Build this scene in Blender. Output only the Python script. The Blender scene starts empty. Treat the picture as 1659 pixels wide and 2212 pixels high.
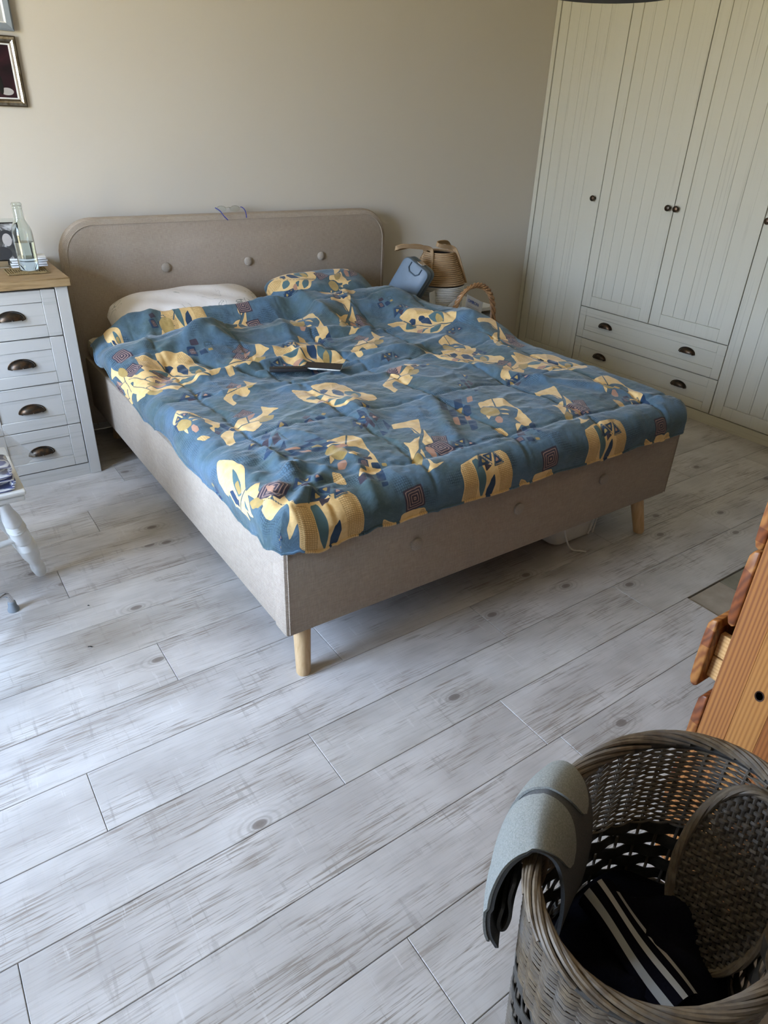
import bpy, bmesh, math, random
import numpy as np
from mathutils import Vector, Matrix
random.seed(7)
SC = bpy.context.scene
COL = SC.collection
PI = math.pi

# ------------------------------------------------------------------ camera
CF, YAW, PITCH, ROLL = 1479.2, .6199, .5174, .0415
CAM = Vector((-.6652, -3.4938, 1.4177))
fwd = Vector((math.sin(YAW)*math.cos(PITCH), math.cos(YAW)*math.cos(PITCH), -math.sin(PITCH)))
rgt = Vector((math.cos(YAW), -math.sin(YAW), 0)); upv = rgt.cross(fwd)
r2 = rgt*math.cos(ROLL)+upv*math.sin(ROLL); u2 = -rgt*math.sin(ROLL)+upv*math.cos(ROLL)
cd = bpy.data.cameras.new('camera'); cam = bpy.data.objects.new('camera', cd); COL.objects.link(cam)
m = Matrix((r2, u2, -fwd)).transposed().to_4x4(); m.translation = CAM; cam.matrix_world = m
cd.sensor_fit = 'VERTICAL'; cd.sensor_height = 24; cd.lens = CF*24/2212; cd.clip_start = .02
SC.camera = cam

def ray(px, py):
    return r2*((px-829.5)/CF)+u2*(-(py-1106)/CF)+fwd
def atz(px, py, z=0.):
    r = ray(px, py); return CAM+r*((z-CAM.z)/r.z)
def aty(px, py, y=0.):
    r = ray(px, py); return CAM+r*((y-CAM.y)/r.y)

# ------------------------------------------------------------------ world, light, exposure
W = bpy.data.worlds.new('sky'); SC.world = W; W.use_nodes = True
nt = W.node_tree; nt.nodes.clear()
wo = nt.nodes.new('ShaderNodeOutputWorld'); bg = nt.nodes.new('ShaderNodeBackground')
tc = nt.nodes.new('ShaderNodeTexCoord'); sx = nt.nodes.new('ShaderNodeSeparateXYZ')
cr = nt.nodes.new('ShaderNodeValToRGB'); mr = nt.nodes.new('ShaderNodeMapRange')
mr.inputs[1].default_value = -1; mr.inputs[2].default_value = 1
nt.links.new(tc.outputs['Generated'], sx.inputs[0]); nt.links.new(sx.outputs[2], mr.inputs[0])
nt.links.new(mr.outputs[0], cr.inputs[0]); nt.links.new(cr.outputs[0], bg.inputs[0]); nt.links.new(bg.outputs[0], wo.inputs[0])
e = cr.color_ramp.elements                 # garden below the horizon, hazy blue sky above it
e[0].position = 0; e[0].color = (.46, .39, .25, 1)
e[1].position = 1; e[1].color = (.50, .67, 1.0, 1)
for p_, c_ in ((.485, (.54, .47, .31, 1)), (.53, (.62, .745, 1.0, 1))):
    k = e.new(p_); k.color = c_
bg.inputs[1].default_value = 53.0

WIN = dict(x=-2.15, y0=-2.22, y1=-1.02, z0=.50, z1=2.22)     # glazed balcony door in the left wall
ld = bpy.data.lights.new('window_portal', 'AREA'); lo = bpy.data.objects.new('window_portal', ld); COL.objects.link(lo)
ld.shape = 'RECTANGLE'; ld.size = WIN['y1']-WIN['y0']; ld.size_y = WIN['z1']-WIN['z0']
ld.cycles.is_portal = True
lo.location = (WIN['x']-.02, (WIN['y0']+WIN['y1'])/2, (WIN['z0']+WIN['z1'])/2)
lo.rotation_euler = (0, -PI/2, 0); lo.rotation_euler = Vector((1, 0, 0)).to_track_quat('-Z', 'Z').to_euler()

SC.view_settings.view_transform = 'Standard'; SC.view_settings.look = 'None'
SC.view_settings.gamma = 1; SC.view_settings.use_curve_mapping = False
SC.view_settings.exposure = -.03
SC.cycles.max_bounces = 10; SC.cycles.diffuse_bounces = 6
SC.cycles.sample_clamp_indirect = 6

# ------------------------------------------------------------------ materials
class NB:
    def __init__(s, name, rough=.6, spec=.3):
        s.m = bpy.data.materials.new(name); s.m.use_nodes = True; s.t = s.m.node_tree
        s.b = s.t.nodes['Principled BSDF']; s.b.inputs['Roughness'].default_value = rough
        s.b.inputs['Specular IOR Level'].default_value = spec
    def n(s, ty, **kw):
        o = s.t.nodes.new(ty)
        for k, v in kw.items(): setattr(o, k, v)
        return o
    def link(s, a, b): s.t.links.new(a, b)
    def setin(s, sock, v):
        if isinstance(v, bpy.types.NodeSocket): s.link(v, sock)
        elif v is not None: sock.default_value = v
    def coord(s, kind='Object', scale=(1, 1, 1), rnd=0, rot=(0, 0, 0)):
        c = s.n('ShaderNodeTexCoord'); mp = s.n('ShaderNodeMapping'); mp.inputs['Scale'].default_value = scale
        mp.inputs['Rotation'].default_value = rot
        if kind == 'World':
            g = s.n('ShaderNodeNewGeometry'); src = g.outputs['Position']
        else: src = c.outputs[kind]
        s.link(src, mp.inputs[0])
        if rnd:
            oi = s.n('ShaderNodeObjectInfo'); mu = s.math('MULTIPLY', oi.outputs['Random'], rnd)
            cb = s.n('ShaderNodeCombineXYZ'); s.link(mu, cb.inputs[0]); s.link(mu, cb.inputs[1]); s.link(mu, cb.inputs[2])
            s.link(cb.outputs[0], mp.inputs['Location'])
        return mp.outputs[0]
    def math(s, op, a, b=None, c=None, clamp=False):
        o = s.n('ShaderNodeMath', operation=op, use_clamp=clamp)
        s.setin(o.inputs[0], a); s.setin(o.inputs[1], b)
        if c is not None: s.setin(o.inputs[2], c)
        return o.outputs[0]
    def noise(s, co, scale, detail=4, rough=.55, dist=0):
        o = s.n('ShaderNodeTexNoise'); s.link(co, o.inputs['Vector'])
        o.inputs['Scale'].default_value = scale; o.inputs['Detail'].default_value = detail
        o.inputs['Roughness'].default_value = rough; o.inputs['Distortion'].default_value = dist
        return o.outputs[0]
    def wave(s, co, scale, dist=0, detail=2, dscale=1, dir='X', typ='BANDS'):
        o = s.n('ShaderNodeTexWave', wave_type=typ, bands_direction=dir); s.link(co, o.inputs['Vector'])
        o.inputs['Scale'].default_value = scale; o.inputs['Distortion'].default_value = dist
        o.inputs['Detail'].default_value = detail; o.inputs['Detail Scale'].default_value = dscale
        return o.outputs['Fac']
    def ramp(s, f, stops, interp='LINEAR'):
        o = s.n('ShaderNodeValToRGB'); s.link(f, o.inputs[0]); el = o.color_ramp.elements; o.color_ramp.interpolation = interp
        while len(el) < len(stops): el.new(.5)
        for q, (p, c) in zip(el, stops):
            q.position = p; q.color = (c, c, c, 1) if isinstance(c, (int, float)) else (*c, 1)
        return o.outputs[0]
    def rng(s, f, a, b, c=0., d=1., smooth=False):
        o = s.n('ShaderNodeMapRange'); s.link(f, o.inputs[0])
        if smooth: o.interpolation_type = 'SMOOTHSTEP'
        for i, v in enumerate((a, b, c, d)): o.inputs[i+1].default_value = v
        return o.outputs[0]
    def mix(s, f, a, b, mode='MIX'):
        o = s.n('ShaderNodeMix', data_type='RGBA', blend_type=mode)
        s.setin(o.inputs['Factor'], f)
        for sock, v in ((o.inputs[6], a), (o.inputs[7], b)):
            s.setin(sock, (*v, 1) if isinstance(v, tuple) and len(v) == 3 else v)
        return o.outputs[2]
    def bump(s, h, strength=.3, dist=.002):
        o = s.n('ShaderNodeBump'); o.inputs['Strength'].default_value = strength; o.inputs['Distance'].default_value = dist
        s.link(h, o.inputs['Height']); s.link(o.outputs[0], s.b.inputs['Normal']); return s
    def col(s, v):
        s.setin(s.b.inputs['Base Color'], (*v, 1) if isinstance(v, tuple) else v); return s

def plain(name, c, rough=.6, spec=.3, var=.06, metal=0, scale=30):
    b = NB(name, rough, spec); n = b.noise(b.coord(), scale)
    b.col(b.mix(b.rng(n, .3, .7), tuple(x*(1-var) for x in c), tuple(min(1, x*(1+var)) for x in c)))
    b.b.inputs['Metallic'].default_value = metal
    return b.m

def fabric(name, c, c2, scale=900, strength=.4, rough=.9):
    b = NB(name, rough, .1); co = b.coord('World')
    sp = b.n('ShaderNodeSeparateXYZ'); b.link(co, sp.inputs[0])
    def th(sock_a, sock_b, sc):          # threads: each direction broken by noise
        t = b.math('MULTIPLY', sock_a, sc); return b.math('SINE', t)
    w1 = th(b.math('ADD', sp.outputs[0], sp.outputs[1]), None, scale*2)
    w2 = th(sp.outputs[2], None, scale*2)
    w = b.math('MULTIPLY', w1, w2)
    n1 = b.noise(b.coord('World', (1, 1, 14)), 40, 3); n2 = b.noise(b.coord('World', (12, 12, 1)), 40, 3)
    f = b.math('ADD', b.math('MULTIPLY', n1, .5), b.math('MULTIPLY', n2, .5))
    big = b.noise(co, 3, 2)
    f = b.math('ADD', b.rng(f, .35, .65), b.math('MULTIPLY', w, .22), clamp=True)
    b.col(b.mix(b.math('ADD', b.math('MULTIPLY', f, .75), b.math('MULTIPLY', big, .25)), c, c2))
    b.bump(w, strength, .0012); return b.m

# whitewashed plank laminate (grain along x)
def floor_mat():
    b = NB('whitewashed_plank', .42, .45)
    g = b.coord('World', (1.1, 9, 1), rnd=37); g2 = b.coord('World', (2.6, 75, 1), rnd=91)
    grain = b.noise(g2, 3.2, 6, .62, .35); band = b.noise(g, 2.1, 5, .6, .5)
    cross = b.noise(b.coord('World', (55, 5.0, 1), rnd=53), 1.0, 5, .7, .4)
    patch = b.noise(b.coord('World', (2.4, 4.2, 1), rnd=17), 1.4, 3, .6)
    base = b.mix(b.rng(patch, .35, .65), (.40, .38, .36), (.56, .54, .52))
    pat2 = b.noise(b.coord('World', (1.9, 6.5, 1), rnd=71), 1.5, 4, .62, .6)
    pm = b.rng(pat2, .47, .60)
    gm = b.math('MULTIPLY', b.rng(grain, .49, .60), b.math('ADD', b.math('MULTIPLY', pm, .85), .18))
    c = b.mix(b.math('MULTIPLY', gm, .82), base, (.215, .18, .15))
    c = b.mix(b.math('MULTIPLY', b.math('MULTIPLY', b.rng(band, .52, .70), pm), .45), c, (.27, .23, .195))
    c = b.mix(b.math('MULTIPLY', b.math('MULTIPLY', b.rng(cross, .57, .64), b.math('ADD', b.math('MULTIPLY', pm, .8), .12)), .55), c, (.27, .245, .225))
    c = b.mix(b.math('MULTIPLY', b.math('MULTIPLY', b.rng(cross, .38, .32), b.rng(band, .4, .55)), .30), c, (.70, .69, .68))
    v = b.n('ShaderNodeTexVoronoi', voronoi_dimensions='2D'); b.link(b.coord('World', (1.5, 2.6, 1), rnd=29), v.inputs['Vector']); v.inputs['Scale'].default_value = 1.0
    kn = b.math('SINE', b.math('MULTIPLY', v.outputs['Distance'], 190)); kd = v.outputs['Distance']
    ring = b.math('MULTIPLY', b.rng(kd, .13, .03), b.rng(kn, -.2, 1))
    c = b.mix(b.math('MULTIPLY', ring, .55), c, (.27, .245, .22))
    c = b.mix(b.math('MULTIPLY', b.rng(kd, .034, .024), .8), c, (.15, .125, .11))
    oi = b.n('ShaderNodeObjectInfo')
    c = b.mix(1.0, c, b.ramp(oi.outputs['Random'], [(0, (.93, .925, .92)), (.5, (1, .99, 1)), (1, (.97, .97, .99))]), 'MULTIPLY')
    b.col(c); h = b.math('ADD', b.math('MULTIPLY', grain, .7), b.math('MULTIPLY', ring, -.3)); b.bump(h, .22, .0015)
    b.link(b.rng(grain, .3, .7, .36, .52), b.b.inputs['Roughness'])
    return b.m

def whitewood(name, axis='Z', c0=(.53, .51, .43), c1=(.36, .34, .28)):
    b = NB(name, .55, .3)
    lo_, hi = 1.2, 55
    sc = {'Z': (hi, hi, lo_), 'Y': (hi, lo_, hi), 'X': (lo_, hi, hi)}[axis]
    g = b.noise(b.coord('World', sc, rnd=11), 1.6, 6, .6, .2)
    sc2 = tuple(s/6 for s in sc); p = b.noise(b.coord('World', sc2, rnd=5), 1.5, 3)
    c = b.mix(b.math('MULTIPLY', b.rng(g, .54, .72), b.rng(p, .42, .62)), c0, c1)
    b.col(c); b.bump(g, .12, .001); return b.m

def pine_mat(name, axis=0, c0=(.52, .235, .062), c1=(.30, .105, .022), rnd=3):
    b = NB(name, .38, .45)
    sc = [9, 9, 9]; sc[axis] = .55
    co = b.coord('World', tuple(sc), rnd=rnd)
    nz = b.noise(co, .55, 2, .5)
    sp = b.n('ShaderNodeSeparateXYZ'); b.link(b.coord('World', (1, 1, 1), rnd=rnd), sp.inputs[0])
    rings = b.math('SINE', b.math('ADD', b.math('MULTIPLY', sp.outputs[1 if axis == 2 else 2], 820), b.math('MULTIPLY', nz, 75)))
    fine = b.noise(b.coord('World', tuple(x*14 for x in sc), rnd=rnd), 1, 3)
    f = b.math('ADD', b.rng(rings, -.5, 1., 0, .75), b.math('MULTIPLY', fine, .25))
    c = b.mix(f, c0, c1)
    b.col(c); b.bump(fine, .08, .001); return b.m

M = {}
M['floor'] = floor_mat()
b = NB('wall_paint', .85, .2); n = b.noise(b.coord('World'), 350, 3); big = b.noise(b.coord('World'), .9, 2)
b.col(b.mix(big, (.56, .515, .45), (.60, .56, .495))); b.bump(n, .12, .0012); M['wall'] = b.m
M['ceiling'] = plain('ceiling_paint', (.82, .76, .66), .9)
M['darkwall'] = plain('far_wall_paint', (.22, .185, .145), .9)
M['white'] = plain('white_paint', (.70, .70, .68), .45)
M['ward'] = whitewood('whitewashed_door_wood', 'Z')
M['wardh'] = whitewood('whitewashed_drawer_wood', 'Y')
M['chestv'] = whitewood('whitewashed_post_wood', 'Z', (.47, .455, .43), (.32, .305, .275))
M['chesth'] = whitewood('whitewashed_front_wood', 'X', (.47, .455, .43), (.32, .305, .275))
M['gap'] = plain('shadow_gap_carcass', (.10, .085, .06), .8)
b = NB('oak_top', .5, .3); g = b.noise(b.coord('World', (4, 50, 50)), 2, 6, .6, .4)
b.col(b.ramp(g, [(.3, (.17, .105, .045)), (.5, (.30, .20, .10)), (.7, (.36, .25, .135))])); M['oak'] = b.m
M['linen'] = fabric('beige_linen_upholstery', (.32, .262, .212), (.48, .41, .34), 650, .5)
M['linen2'] = fabric('beige_linen_upholstery_button', (.33, .29, .25), (.45, .40, .35), 500, .5)
b = NB('beech_leg', .4, .4); g = b.noise(b.coord('World', (50, 50, 3)), 2, 4)
b.col(b.mix(b.rng(g, .35, .65), (.50, .33, .165), (.60, .42, .24))); M['beech'] = b.m
b = NB('quilted_cream_ticking', .9, .1); v = b.noise(b.coord('World'), 55, 1)
b.col(b.mix(b.rng(v, .60, .68), (.62, .57, .46), (.42, .38, .30))); b.bump(b.noise(b.coord('World'), 28, 2), .8, .006); M['topper'] = b.m
b = NB('dark_bronze', .38, .6); n = b.noise(b.coord('World'), 60, 3)
b.col(b.mix(b.rng(n, .45, .75), (.045, .036, .028), (.13, .07, .035))); b.b.inputs['Metallic'].default_value = .85; M['bronze'] = b.m
b = NB('silver_bronze_moulding', .32, .6); n = b.noise(b.coord('World'), 40, 3)
b.col(b.mix(b.rng(n, .4, .65), (.42, .38, .32), (.22, .17, .11))); b.b.inputs['Metallic'].default_value = .9; M['silver'] = b.m
M['greyblue'] = plain('grey_blue_frame_paint', (.20, .23, .27), .5)
M['black'] = plain('glossy_black', (.006, .006, .008), .12, .5)
M['blackmat'] = plain('matt_black', (.02, .02, .022), .6)
M['white_plastic'] = plain('white_plastic', (.66, .66, .63), .35)
M['chrome'] = plain('chrome', (.75, .75, .76), .08, .5, 0, 1)
M['rubber'] = plain('grey_rubber', (.22, .25, .28), .6)
M['blueglass'] = plain('dark_blue_temple', (.02, .03, .22), .3, .5)
M['pine'] = pine_mat('orange_pine_board', 2); M['pined'] = pine_mat('dark_pine_front', 0, (.40, .17, .05), (.20, .065, .016))
M['pinel'] = pine_mat('pale_pine_drawer_side', 1, (.66, .40, .17), (.54, .29, .10))
def glass(name, col=(.93, .97, .95), rough=.0, ior=1.45):
    b = NB(name, rough, .5); b.b.inputs['Transmission Weight'].default_value = 1; b.b.inputs['IOR'].default_value = ior
    n = b.noise(b.coord(), 5); b.col(b.mix(n, col, col)); return b.m
M['glass'] = glass('clear_glass'); M['water'] = glass('water', (.97, .99, 1), 0, 1.33)
b = NB('wicker_brown', .55, .35); oi = b.n('ShaderNodeObjectInfo'); n = b.noise(b.coord('World'), 55, 4); n2 = b.noise(b.coord('World', (1, 1, 1)), 9, 3)
c = b.mix(b.rng(n, .35, .65), (.085, .060, .038), (.19, .145, .095)); c = b.mix(b.rng(n2, .45, .7), c, (.17, .16, .15))
c = b.mix(b.math('MULTIPLY', oi.outputs['Random'], .35), c, (.09, .07, .05)); b.col(c); b.bump(n, .4, .001); M['wicker'] = b.m
M['wicker_lid'] = plain('dark_brown_wicker', (.075, .062, .05), .55, .35, .45, 0, 45)
M['wicker_dark'] = plain('dark_flat_cane', (.055, .050, .044), .6, .3, .3, 0, 60)
b = NB('honey_wicker', .4, .4); n = b.noise(b.coord('World'), 45, 3)
b.col(b.mix(b.rng(n, .3, .7), (.17, .075, .03), (.45, .25, .11))); M['honey'] = b.m
b = NB('grey_felt', .95, .05); n = b.noise(b.coord('World'), 420, 3, .7); n2 = b.noise(b.coord('World'), 25, 2)
b.col(b.mix(b.rng(n, .3, .7), (.17, .178, .172), (.29, .30, .285))); b.bump(n, .5, .0015); M['felt'] = b.m
b = NB('dark_grey_felt', .95, .05); n = b.noise(b.coord('World'), 500, 3, .7)
b.col(b.mix(b.rng(n, .3, .7), (.075, .077, .080), (.11, .114, .118))); b.bump(n, .3, .001); M['feltd'] = b.m
M['navy'] = plain('black_navy_cloth', (.0065, .0065, .011), .95, .05, .2, 0, 300)
M['stripe'] = plain('white_stripe_cloth', (.42, .42, .41), .9, .1)
M['rope_b'] = plain('beige_cotton_rope', (.40, .27, .155), .9, .1, .12, 0, 250)
M['rope_w'] = plain('white_cotton_rope', (.66, .65, .62), .9, .1, .06, 0, 250)
M['case'] = plain('blue_grey_case', (.12, .165, .22), .45, .4)
M['case_d'] = plain('dark_seam', (.06, .09, .12), .5)
M['paper'] = plain('white_paper', (.72, .73, .74), .8)
M['print_blue'] = plain('blue_print', (.05, .13, .42), .7)
M['print_grey'] = plain('grey_print', (.38, .40, .43), .7)
M['coaster'] = plain('woven_straw', (.20, .145, .07), .9, .1, .4, 0, 180)
M['sub'] = plain('bare_grey_board', (.32, .275, .225), .7, .2, .12, 0, 20)
M['sub2'] = plain('bare_dark_board', (.21, .195, .15), .7, .2, .12, 0, 20)
M['subfloor'] = plain('subfloor', (.10, .09, .08), .9)
M['lamp'] = plain('dark_lampshade', (.05, .045, .04), .7)

# ------------------------------------------------------------------ mesh helpers 
def link(o, parent=None):
    COL.objects.link(o)
    if parent: o.parent = parent
    return o
def tag(o, label=None, cat=None, group=None, kind=None):
    for k, v in (('label', label), ('category', cat), ('group', group), ('kind', kind)):
        if v: o[k] = v
    return o
def thing(name, label, cat, loc=(0, 0, 0), rz=0, group=None):
    o = bpy.data.objects.new(name, None); o.empty_display_size = .05; link(o)
    o.location = loc; o.rotation_euler = (0, 0, rz); return tag(o, label, cat, group)
class G:
    """collects geometry; coordinates are local to the thing"""
    def __init__(s): s.v = []; s.f = []; s.mi = []
    def add(s, v, f, k=0):
        o = len(s.v); s.v += [tuple(p) for p in v]; s.f += [tuple(i+o for i in q) for q in f]; s.mi += [k]*len(f); return s
    def box(s, x0, x1, y0, y1, z0, z1, k=0, c=0):
        """box; c chamfers every edge"""
        if not c:
            v = [(x, y, z) for x in (x0, x1) for y in (y0, y1) for z in (z0, z1)]
            f = [(0, 1, 3, 2), (4, 6, 7, 5), (0, 4, 5, 1), (2, 3, 7, 6), (0, 2, 6, 4), (1, 5, 7, 3)]
            return s.add(v, f, k)
        bm = bmesh.new(); bmesh.ops.create_cube(bm, size=1)
        bmesh.ops.scale(bm, vec=(x1-x0, y1-y0, z1-z0), verts=bm.verts)
        bmesh.ops.translate(bm, vec=((x0+x1)/2, (y0+y1)/2, (z0+z1)/2), verts=bm.verts)
        bmesh.ops.bevel(bm, geom=bm.edges[:], offset=c, segments=2 if c > .003 else 1, profile=.5, affect='EDGES')
        s.bm(bm, k); return s
    def bm(s, bm, k=0):
        bm.verts.index_update(); s.add([v.co[:] for v in bm.verts], [[v.index for v in f.verts] for f in bm.faces], k); bm.free()
    def tube(s, pts, r, n=8, k=0, closed=False, caps=True, flat=1.0):
        P = [Vector(p) for p in pts]; N = len(P); R = r if isinstance(r, (list, tuple)) else [r]*N
        rings = []; ref = None
        for i in range(N):
            a = P[(i-1) % N] if (closed or i) else P[0]; c = P[(i+1) % N] if (closed or i < N-1) else P[-1]
            t = (c-a).normalized()
            if ref is None:
                ref = t.orthogonal().normalized()
            ref = (ref-t*ref.dot(t)).normalized(); bi = t.cross(ref)
            rings.append([P[i]+(ref*math.cos(2*PI*j/n)+bi*math.sin(2*PI*j/n)*flat)*R[i] for j in range(n)])
        v = [p for q in rings for p in q]; f = []
        for i in range(N if closed else N-1):
            for j in range(n):
                a = i*n+j; b2 = i*n+(j+1) % n; c = ((i+1) % N)*n+(j+1) % n; d = ((i+1) % N)*n+j
                f.append((a, b2, c, d))
        if caps and not closed: f += [tuple(range(n))[::-1], tuple((N-1)*n+j for j in range(n))]
        return s.add(v, f, k)
    def lathe(s, prof, n=24, c=(0, 0), k=0, ell=1.0):
        v = []; f = []; m_ = len(prof)
        for j in range(n):
            a = 2*PI*j/n
            v += [(c[0]+r*math.cos(a), c[1]+r*math.sin(a)*ell, z) for r, z in prof]
        for j in range(n):
            for i in range(m_-1):
                f.append((j*m_+i, ((j+1) % n)*m_+i, ((j+1) % n)*m_+i+1, j*m_+i+1))
        if prof[0][0] > 1e-4: f.append(tuple(j*m_ for j in range(n))[::-1])
        if prof[-1][0] > 1e-4: f.append(tuple(j*m_+m_-1 for j in range(n)))
        return s.add(v, f, k)
    def prism(s, poly, a0, a1, axis='x', k=0, c=0):
        """poly in the plane across axis: x->(y,z) y->(x,z) z->(x,y)"""
        bm = bmesh.new()
        mk3 = {'x': lambda p, a: (a, p[0], p[1]), 'y': lambda p, a: (p[0], a, p[1]), 'z': lambda p, a: (p[0], p[1], a)}[axis]
        A = [bm.verts.new(mk3(p, a0)) for p in poly]; B = [bm.verts.new(mk3(p, a1)) for p in poly]; n = len(poly)
        bm.faces.new(A[::-1]); bm.faces.new(B)
        for i in range(n): bm.faces.new((A[i], A[(i+1) % n], B[(i+1) % n], B[i]))
        bmesh.ops.recalc_face_normals(bm, faces=bm.faces[:])
        if c:
            ed = [e_ for e_ in bm.edges if abs(e_.calc_face_angle(0)) > .5]
            bmesh.ops.bevel(bm, geom=ed, offset=c, segments=2, profile=.5, affect='EDGES')
        s.bm(bm, k); return s
    def grid(s, fn, nu, nv, k=0, cu=False):
        v = [fn(i/(nu if cu else nu-1), j/(nv-1)) for i in range(nu) for j in range(nv)]; f = []
        for i in range(nu if cu else nu-1):
            for j in range(nv-1):
                i2 = (i+1) % nu; f.append((i*nv+j, i2*nv+j, i2*nv+j+1, i*nv+j+1))
        return s.add(v, f, k)
    def xf(s, mat):
        s.v = [tuple(mat @ Vector(p)) for p in s.v]; return s
    def mk(s, name, mats, parent=None, smooth=True, angle=40, off=None):
        if off is not None: s.v = [(x-off[0], y-off[1], z-off[2]) for x, y, z in s.v]
        me = bpy.data.meshes.new(name); me.from_pydata(s.v, [], s.f)
        mats = mats if isinstance(mats, (list, tuple)) else [mats]
        for q in mats: me.materials.append(q)
        if max(s.mi, default=0): me.polygons.foreach_set('material_index', s.mi)
        bm = bmesh.new(); bm.from_mesh(me); bmesh.ops.recalc_face_normals(bm, faces=bm.faces[:])
        if smooth:
            ca = math.radians(angle)
            for e_ in bm.edges: e_.smooth = (len(e_.link_faces) == 2 and e_.calc_face_angle(0) < ca)
            for f_ in bm.faces: f_.smooth = True
        bm.to_mesh(me); bm.free()
        return link(bpy.data.objects.new(name, me), parent)
def lines(cubic_pts, n):
    """Catmull-Rom through the points"""
    P = [Vector(p) for p in cubic_pts]; out = []
    P = [P[0]*2-P[1]]+P+[P[-1]*2-P[-2]]
    for i in range(1, len(P)-2):
        for j in range(n):
            t = j/n; a, b_, c, d = P[i-1:i+3]
            out.append(.5*((2*b_)+(c-a)*t+(2*a-5*b_+4*c-d)*t*t+(3*b_-a-3*c+d)*t**3))
    out.append(P[-2]); return out
def copytree(o, parent=None):
    c = o.copy(); COL.objects.link(c); c.parent = parent
    for ch in [q for q in o.children]: copytree(ch, c)
    return c
def struct(o): o['kind'] = 'structure'; return o
def vnoise(X, Y, sc, seed):
    """smooth value noise on arrays"""
    rs = np.random.RandomState(seed); T = rs.rand(256, 256)*2-1
    x = X*sc; y = Y*sc; xi = np.floor(x).astype(int); yi = np.floor(y).astype(int); fx = x-xi; fy = y-yi
    fx = fx*fx*(3-2*fx); fy = fy*fy*(3-2*fy)
    g = lambda a, b_: T[a % 256, b_ % 256]
    return (g(xi, yi)*(1-fx)+g(xi+1, yi)*fx)*(1-fy)+(g(xi, yi+1)*(1-fx)+g(xi+1, yi+1)*fx)*fy

# ================================================================== THE SETTING
RX0, RX1, RY0, ZC = WIN['x'], 3.50, -4.45, 2.55
struct(G().box(RX0-.2, RX1+.12, RY0-.12, .12, -.06, -.0125).mk('subfloor', M['subfloor'], smooth=False)).name = 'floor'
floor = bpy.data.objects['floor']
PP = .1885
def rowy(k, x): return -2.345+PP*k+.012*x
JO = {-11: [-.4], -10: [.2], -9: [.6], -8: [-.9], -7: [.3], -6: [.8], -5: [-.5], -4: [-.15], -3: [-.75, .502], -2: [-.80, .454], -1: [-.063, 1.187], 0: [-.581, .667, 1.944],
      1: [-1.09, .164, 1.42], 2: [-.28, .97, 2.23], 3: [-.9, .35, 1.62], 4: [-1.3, .1, 1.35], 5: [-.45, .8, 2.05], 6: [-1.05, .2, 1.45], 7: [-.252, 1.0, 2.25],
      8: [-.9, .35, 1.6], 9: [-.047, 1.2, 2.45], 10: [-.7, .6, 1.85], 11: [-.3, .95, 2.2], 12: [.3, 1.5]}
def plank(k, xa, xb):
    g = .0006; c = .0011; V = []
    for z, i in ((-.011, 0), (-.0012, 0), (0, c)):
        xs = (xa+g+i, xb-g-i)
        for x, o in ((xs[0], 0), (xs[1], 0), (xs[1], 1), (xs[0], 1)):
            y = rowy(k+o, x)+(g+i if o == 0 else -g-i)
            V.append((x, min(y, -.002), z))
    F = [(3, 2, 1, 0), (8, 9, 10, 11)]
    for r in (0, 4):
        for j in range(4): F.append((r+j, r+(j+1) % 4, r+4+(j+1) % 4, r+4+j))
    G().add(V, F).mk('plank', M['floor'], floor, smooth=False)
for k in range(-11, 13):
    js = sorted(JO[k])
    while js[0] > RX0: js.insert(0, js[0]-1.26)
    while js[-1] < RX1: js.append(js[-1]+1.26)
    js[0] = RX0; js[-1] = RX1
    if k == -2: js = [q for q in js if q < 1.3]+[1.36, 2.2, RX1]
    for a, c in zip(js[:-1], js[1:]):
        if k == -2 and a == 1.36: continue
        plank(k, a, c)
# the spot where a plank is missing: bare boards underneath
for a, c, mm in ((1.362, 1.56, 'sub'), (1.564, 2.198, 'sub2')):
    G().add([(a, rowy(-2, a)+.003, z) for z in (-.0115, -.0065)]+[(c, rowy(-2, c)+.003, z) for z in (-.0115, -.0065)] +
            [(c, rowy(-1, c)-.003, z) for z in (-.0115, -.0065)]+[(a, rowy(-1, a)-.003, z) for z in (-.0115, -.0065)],
            [(0, 2, 3, 1), (2, 4, 5, 3), (4, 6, 7, 5), (6, 0, 1, 7), (1, 3, 5, 7), (0, 6, 4, 2)]).mk('bare_board', M[mm], floor, smooth=False)['label'] = 'bare board showing where a floor plank is missing'

T = .12
struct(G().box(RX0, RX1, 0, T, -.012, ZC).mk('wall_back', M['wall'], smooth=False))
struct(G().box(RX1, RX1+T, RY0, T, -.012, ZC).mk('wall_right', M['wall'], smooth=False))
struct(G().box(RX0, RX1, RY0-T, RY0, -.012, ZC).mk('wall_front', M['darkwall'], smooth=False))
struct(G().box(RX0-T, RX1+T, RY0-T, T, ZC, ZC+T).mk('ceiling', M['ceiling'], smooth=False))
w = G(); x0, x1 = RX0-T-.08, RX0
w.box(x0, x1, RY0-T, WIN['y0'], -.012, ZC); w.box(x0, x1, WIN['y1'], T, -.012, ZC); w.box(x0, x1, WIN['y0'], WIN['y1'], WIN['z1'], ZC)
w.box(x0, x1, WIN['y0'], WIN['y1'], -.012, WIN['z0']-.0005)
struct(w.mk('wall_left', M['wall'], smooth=False))
struct(G().box(RX0, RX1-.6, -.014, 0, 0, .07, c=.003).mk('baseboard_back', M['white'])); struct(G().box(RX0, RX0+.014, WIN['y1'], -.016, 0, .07, c=.003).mk('baseboard_left', M['white']))
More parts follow.
